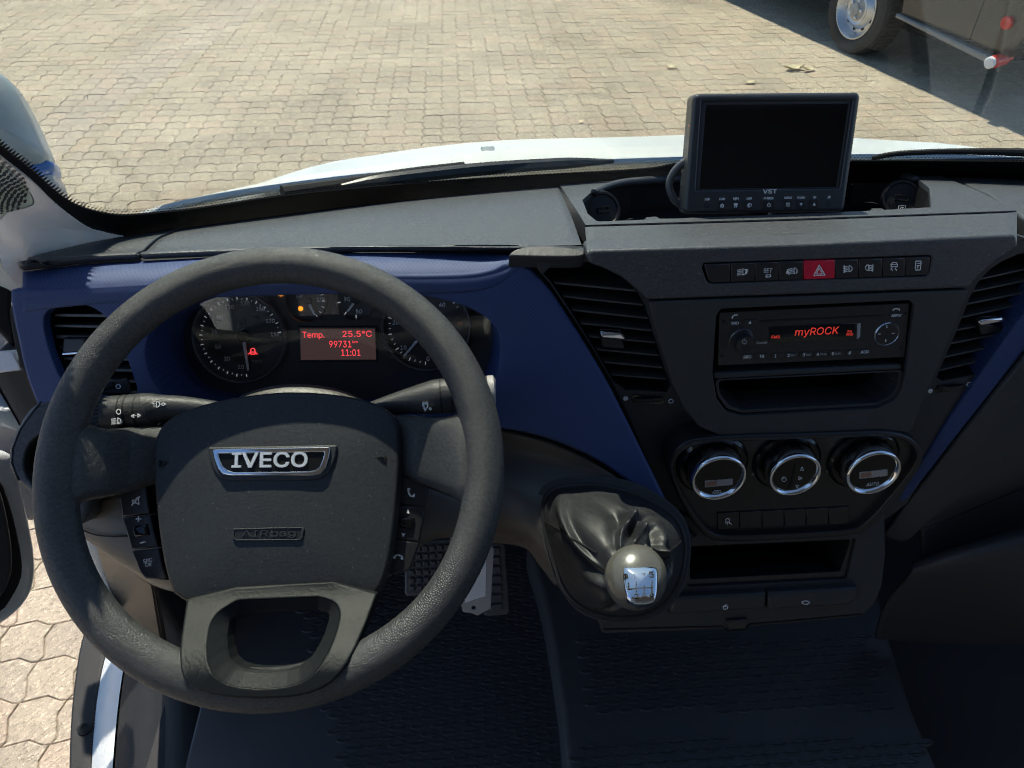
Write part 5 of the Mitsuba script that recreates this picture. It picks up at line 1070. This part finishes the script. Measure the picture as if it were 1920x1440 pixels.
obj('side_lamp', plate(MP, [(1293, 234), (1295, 234), (1295, 238), (1293, 238)], -.012, -.006, .0), 'red_lens', MO)
obj('stand', join(tube([MP.to3([(0, -.05)], -.03)[0], MP.to3([(0, -.075)], -.035)[0], DASH_TOP.p(1450, 372, -.06)], [.012, .012, .02], 12)), 'dull_black', MO)
MC = thing('monitor_cable', 'black cable looping out of the pocket to the left side of the monitor', 'cable')
scene['monitor_cable'] = mikit.ply(tube([MP.to3([MP.q([(1300, 300)])[0]], -.018)[0], MP.p(1280, 306, -.02), MP.p(1262, 325, -.024), MP.p(1255, 350, -.026), MP.p(1266, 376, -.026), MP.p(1290, 391, -.03)], [.0042, .0042], 14, 50), 'cable_skin', smooth=True)

# ------------------------------------------------------------------ gear lever
GL = thing('gear_lever', 'gear lever with grey brown knob, chrome shift plate and creased leather boot', 'gear lever')
GB = Plane(at(1150, 1020, .735), np.array([-0.12, -.60, .79]))
fr = [(1018, 950), (1030, 924), (1062, 914), (1110, 912), (1165, 920), (1225, 945), (1265, 972), (1282, 1010), (1280, 1060), (1265, 1105), (1235, 1140), (1190, 1156), (1130, 1152), (1085, 1132), (1058, 1100), (1040, 1050), (1026, 1000)]
kc = at(1192, 1082, .60); lev = kc - GB.p(1145, 1020, -.02); lev /= np.linalg.norm(lev)
fo_ = np.asarray(orient(Polygon(chaikin(GB.q(fr), 2))).segmentize(.003).exterior.coords)[:-1]; nf = len(fo_)
KN = Plane(kc, lev)
kr = .0247
neck = kc - lev * .026
ang0 = np.array([math.atan2(*(p - fo_.mean(0))[::-1]) for p in fo_])
rows = []
b3 = GB.to3(fo_, -.002)
nk = np.array([neck + .013 * (math.cos(a) * KN.X + math.sin(a) * KN.Y) for a in np.array([math.atan2((p - neck).dot(KN.Y), (p - neck).dot(KN.X)) for p in b3])])
rb = np.random.default_rng(3)
CREASES = [(rb.uniform(0, 6.28), rb.uniform(-2.2, 2.2), rb.uniform(.11, .24), rb.uniform(.006, .013) * rb.choice([1, 1, -.7]), rb.uniform(.35, .75), rb.uniform(.16, .34)) for _ in range(13)]
for s in np.linspace(0, 1, 60):
    u = s ** .9
    base_ = b3 * (1 - u) + nk * u + GB.N * (.012 * math.sin(math.pi * min(1, s * 1.2)) * (1 - s) + .010 * math.sin(math.pi * s))
    fold = np.zeros(nf)
    for a0, tw, wd, am, s0, sw in CREASES:
        dd = np.angle(np.exp(1j * (ang0 - a0 - tw * (s - .5)))); env = math.exp(-((s - s0) / sw) ** 2)
        fold += am * env * (np.exp(-(dd / wd) ** 2) - .45 * np.exp(-((dd - 1.9 * wd) / (1.2 * wd)) ** 2))
    fold += math.sin(s * 30) * .0022 * max(0, s - .55)
    ctr_ = base_.mean(0); dirs = base_ - ctr_; dirs /= np.linalg.norm(dirs, axis=1, keepdims=True)
    rows.append(base_ + (dirs * .55 + GB.N * .85) * fold[:, None])
BT = obj('boot', grid(np.array(rows), True), 'boot_leather', GL, smooth=True)
for kx in (int(nf * .30), int(nf * .62), int(nf * .05)):
    obj('seam', tube([r[kx] + GB.N * .0012 for r in rows[:44]], [.0010, .0010], 5), 'dull_black', BT)
obj('frame', GB.m(bevelled(Polygon(fo_).buffer(.004).difference(Polygon(fo_).buffer(-.001)), -.02, -.002, .0015)), 'button', GL)
kb = trimesh.creation.icosphere(5, 1.0); v = np.array(kb.vertices)
v = v * np.array([kr * 1.0, kr * 1.06, kr * .98]); v[:, 2] = np.where(v[:, 2] > .016, .016 + (v[:, 2] - .016) * .55, v[:, 2]); v[:, :2] *= np.where(v[:, 2:3] < -.008, 1 - (-.008 - v[:, 2:3]) * 9, 1)
KNP = Plane(kc, (EYE - kc) / np.linalg.norm(EYE - kc) * .5 + np.array([0, .08, .6]))
KB = obj('knob', KNP.m(trimesh.Trimesh(v, kb.faces)), 'knob_skin', GL, smooth=True)
obj('collar', tube([neck - lev * .006, neck + lev * .004, neck + lev * .012], [.0145, .0150, .0135], 24), 'boot_leather', GL)
pp = KNP.shift(.0175)
pl_px = [(1166, 1066), (1178, 1062), (1202, 1061), (1226, 1064), (1232, 1068), (1233, 1095), (1230, 1122), (1222, 1130), (1204, 1133), (1184, 1130), (1173, 1118)]
pg = rounded(pp.q(chaikin(pl_px, 1)), .001); pa = np.asarray(orient(pg.segmentize(.0015)).exterior.coords)[:-1]; pc = pa.mean(0)
PLT = obj('shift_plate', pillow(pp, pa, [(1.03, -.006), (1.03, .0), (1.0, .0012), (.93, .0022), (.8, .0030), (.5, .0040), (.2, .0045), (0, .0046)], pc), 'chrome', KB, smooth=50)
p2 = pp.shift(.0038)
GM = [word(p2, s, (x, y), (x + w, y - .6), h, -.002, .0025) for s, x, y, w, h in (('R', 1170, 1087, 8, 9), ('1', 1189, 1087, 4, 9), ('3', 1203, 1087, 9, 9), ('5', 1217, 1085, 10, 11), ('2', 1190, 1124, 8, 8), ('4', 1204, 1123, 9, 8), ('6', 1219, 1120, 8, 8))]
GM.append(strokes(p2, [[(1178, 1104), (1224, 1101)], [(1178, 1092), (1178, 1104)], [(1193, 1091), (1193, 1114)], [(1208, 1090), (1208, 1113)], [(1223, 1089), (1223, 1111)]], .0007, -.002, .0006))
kk = obj('shift_pattern', join(GM), 'dark_print', 'gear_lever__knob')
# console around the boot
GC = thing('gear_console', 'dark rounded console carrying the gear lever boot', 'console')
go = [(1004, 950), (1012, 912), (1050, 894), (1120, 890), (1185, 900), (1245, 930), (1284, 966), (1298, 1010), (1294, 1068), (1279, 1114), (1248, 1151), (1196, 1170), (1130, 1168), (1080, 1147), (1051, 1108), (1028, 1054), (1013, 1000)]
gg = rounded(GB.q(chaikin(go, 2), -.004), 0)
obj('top', GB.m(bevelled(gg.difference(Polygon(fo_).buffer(.003)), -.05, -.007, .014, 6, .01)), 'black_plastic', GC, smooth=50)
ga = np.asarray(orient(gg.segmentize(.01)).exterior.coords)[:-1]
gtop = GB.to3(ga, -.016)
rows = [gtop]
for s in (.2, .45, .7, 1.0):
    q = gtop.copy(); q[:, 2] = gtop[:, 2] * (1 - s) + (FZ + .05) * s; q[:, 1] += .34 * s; q[:, 0] += .03 * s; q = q.mean(0) * np.array([1, 1, 0]) * (.0) + q; rows.append(q)
obj('body', grid(np.array(rows)[::-1], True), 'black_plastic', GC, smooth=50)

# ------------------------------------------------------------------ key tag, pedals, floor mat
KT = thing('key_tag', 'grey and white plastic key tag hanging behind the right side of the steering wheel rim', 'key tag')
tp = Plane(at(885, 1060, .74), np.array([-0.05, -.80, .55]))
obj('card', plate(tp, [(846, 968), (868, 958), (926, 1030), (920, 1142), (908, 1147), (896, 1155), (884, 1150), (868, 1148), (842, 1036)], -.002, 0, .0008, r=.002, holes=[(circ(888, 1140, 4, 4)[:-1], 0)]), 'card_grey', KT)
obj('paper', plate(tp, [(866, 980), (912, 1036), (910, 1118), (872, 1130), (860, 1060)], 0, .0008, .0002), 'card_white', KT)
obj('printed_lines', strokes(tp, [[(853, 985 + 9 * i), (860, 984 + 9 * i)] for i in range(5)], .0012, 0, .0004), 'dark_print', KT)
obj('wire', tube([tp.p(872, 962, .002), tp.p(868, 945, .004), tp.p(872, 934, -.01), tp.p(882, 938, -.02)], [.0016, .0016], 8, 20), 'satin_metal', KT)
def pedal(name, label, c, depth, size, n, cells):
    P_ = thing(name, label, 'pedal', 'pedals in the driver footwell'); pl = Plane(at(*c, depth), np.array(n)); w, h = size
    obj('plate', pl.m(bevelled(Polygon([(-w, -h), (w, -h), (w * .92, h), (-w * .92, h)]).buffer(.006), -.012, 0, .003)), 'mat_rubber', P_)
    cx, cy = cells
    for i in range(cx):
        for j in range(cy):
            x, y = -w + (i + .5) * 2 * w / cx, -h + (j + .5) * 2 * h / cy
            obj('block', pl.m(bevelled(Polygon([(x - w / cx * .72, y - h / cy * .72), (x + w / cx * .72, y - h / cy * .72), (x + w / cx * .72, y + h / cy * .72), (x - w / cx * .72, y + h / cy * .72)]), 0, .004, .0012, 1)), 'mat_rubber', P_)
    obj('arm', tube([pl.to3([(0, h)], -.01)[0], pl.to3([(0, h + .05)], -.03)[0], pl.to3([(0.0, h + .2)], -.02)[0]], [.009, .009, .009], 10, 12), 'dull_black', P_)
pedal('brake_pedal', 'black ribbed brake pedal seen between the hub and the right of the rim', (806, 1064), 1.06, (.031, .033), (0, -.72, .69), (6, 6))
pedal('accelerator_pedal', 'narrow black accelerator pedal beside the key tag', (928, 1085), 1.04, (.012, .045), (0, -.72, .69), (1, 7))
pedal('clutch_pedal', 'black ribbed clutch pedal hidden behind the hub of the steering wheel', (520, 1090), 1.06, (.031, .033), (0, -.72, .69), (6, 6))

FM = thing('floor_mat', 'black rubber floor mat with raised lens pattern', 'floor mat')
FP = floor_plane(FZ)
matp = [(330, 1140), (700, 1040), (1000, 1030), (1180, 1120), (1180, 1300), (1200, 1640), (200, 1640), (300, 1300)]
obj('sheet', box([-.44, -.35, FZ - .012], [.12, .90, FZ], .004), 'mat_rubber', FM)
# raised middle part of the floor with a rounded left flank
PZ = floor_plane(FZ + .075)
ridge = rounded(PZ.q([(985, 1010), (1018, 1120), (1036, 1220), (1052, 1330), (1062, 1440), (1070, 1640), (1840, 1640), (1760, 1440), (1712, 1330), (1680, 1230), (1664, 1180), (1650, 1120), (1640, 1010)]), .01)
obj('raised_middle', PZ.m(bevelled(ridge, -.09, 0, .05, 8, .02)), 'mat_rubber', FM, smooth=50)
def lens_at(pl, c, a=.0135, b=.0052, h=.0030):
    t = np.linspace(-1, 1, 9); up_ = np.column_stack([c[0] + a * t, c[1] + b * (1 - t ** 2)]); dn = np.column_stack([c[0] + a * t[::-1], c[1] - b * (1 - t[::-1] ** 2)])[1:-1]
    o = np.vstack([dn[::-1][::-1], up_[::-1]])[::-1]
    o = np.asarray(orient(Polygon(o)).exterior.coords)[:-1]; cc_ = np.array(c)
    return pl.m(grid(np.array([np.column_stack([cc_ + (o - cc_) * s, np.full(len(o), z)]) for s, z in ((1.1, 0), (.95, h), (.78, h), (.68, h * .35), (0, h * .3))]), True))
ls = []
for j in range(50):
    for i in range(24):
        x, y = -.40 + i * .031 + .0155 * (j % 2), .22 + j * .0125
        px, py, t = px_of([x, y, FZ])
        if x < .10 and 1030 < py < 1460 and px > 640 - (1440 - py) * .25: ls.append(lens_at(FP, (x, y)))
for j in range(60):
    for i in range(36):
        x, y = -.02 + i * .031 + .0155 * (j % 2), .20 + j * .0125
        px, py, t = px_of([x, y, FZ + .075])
        lim = 1085 + (py - 1190) * .12
        if 1195 < py < 1335 and lim < px < 1625 + (py - 1190) * .35: ls.append(lens_at(PZ, (x, y)))
        if 1385 < py < 1470 and 1080 < px < 1740: ls.append(lens_at(PZ, (x, y)))
kk = obj('lens_pattern', join(ls), 'mat_rubber', FM, smooth=50); labels[kk] = {'kind': 'stuff'}
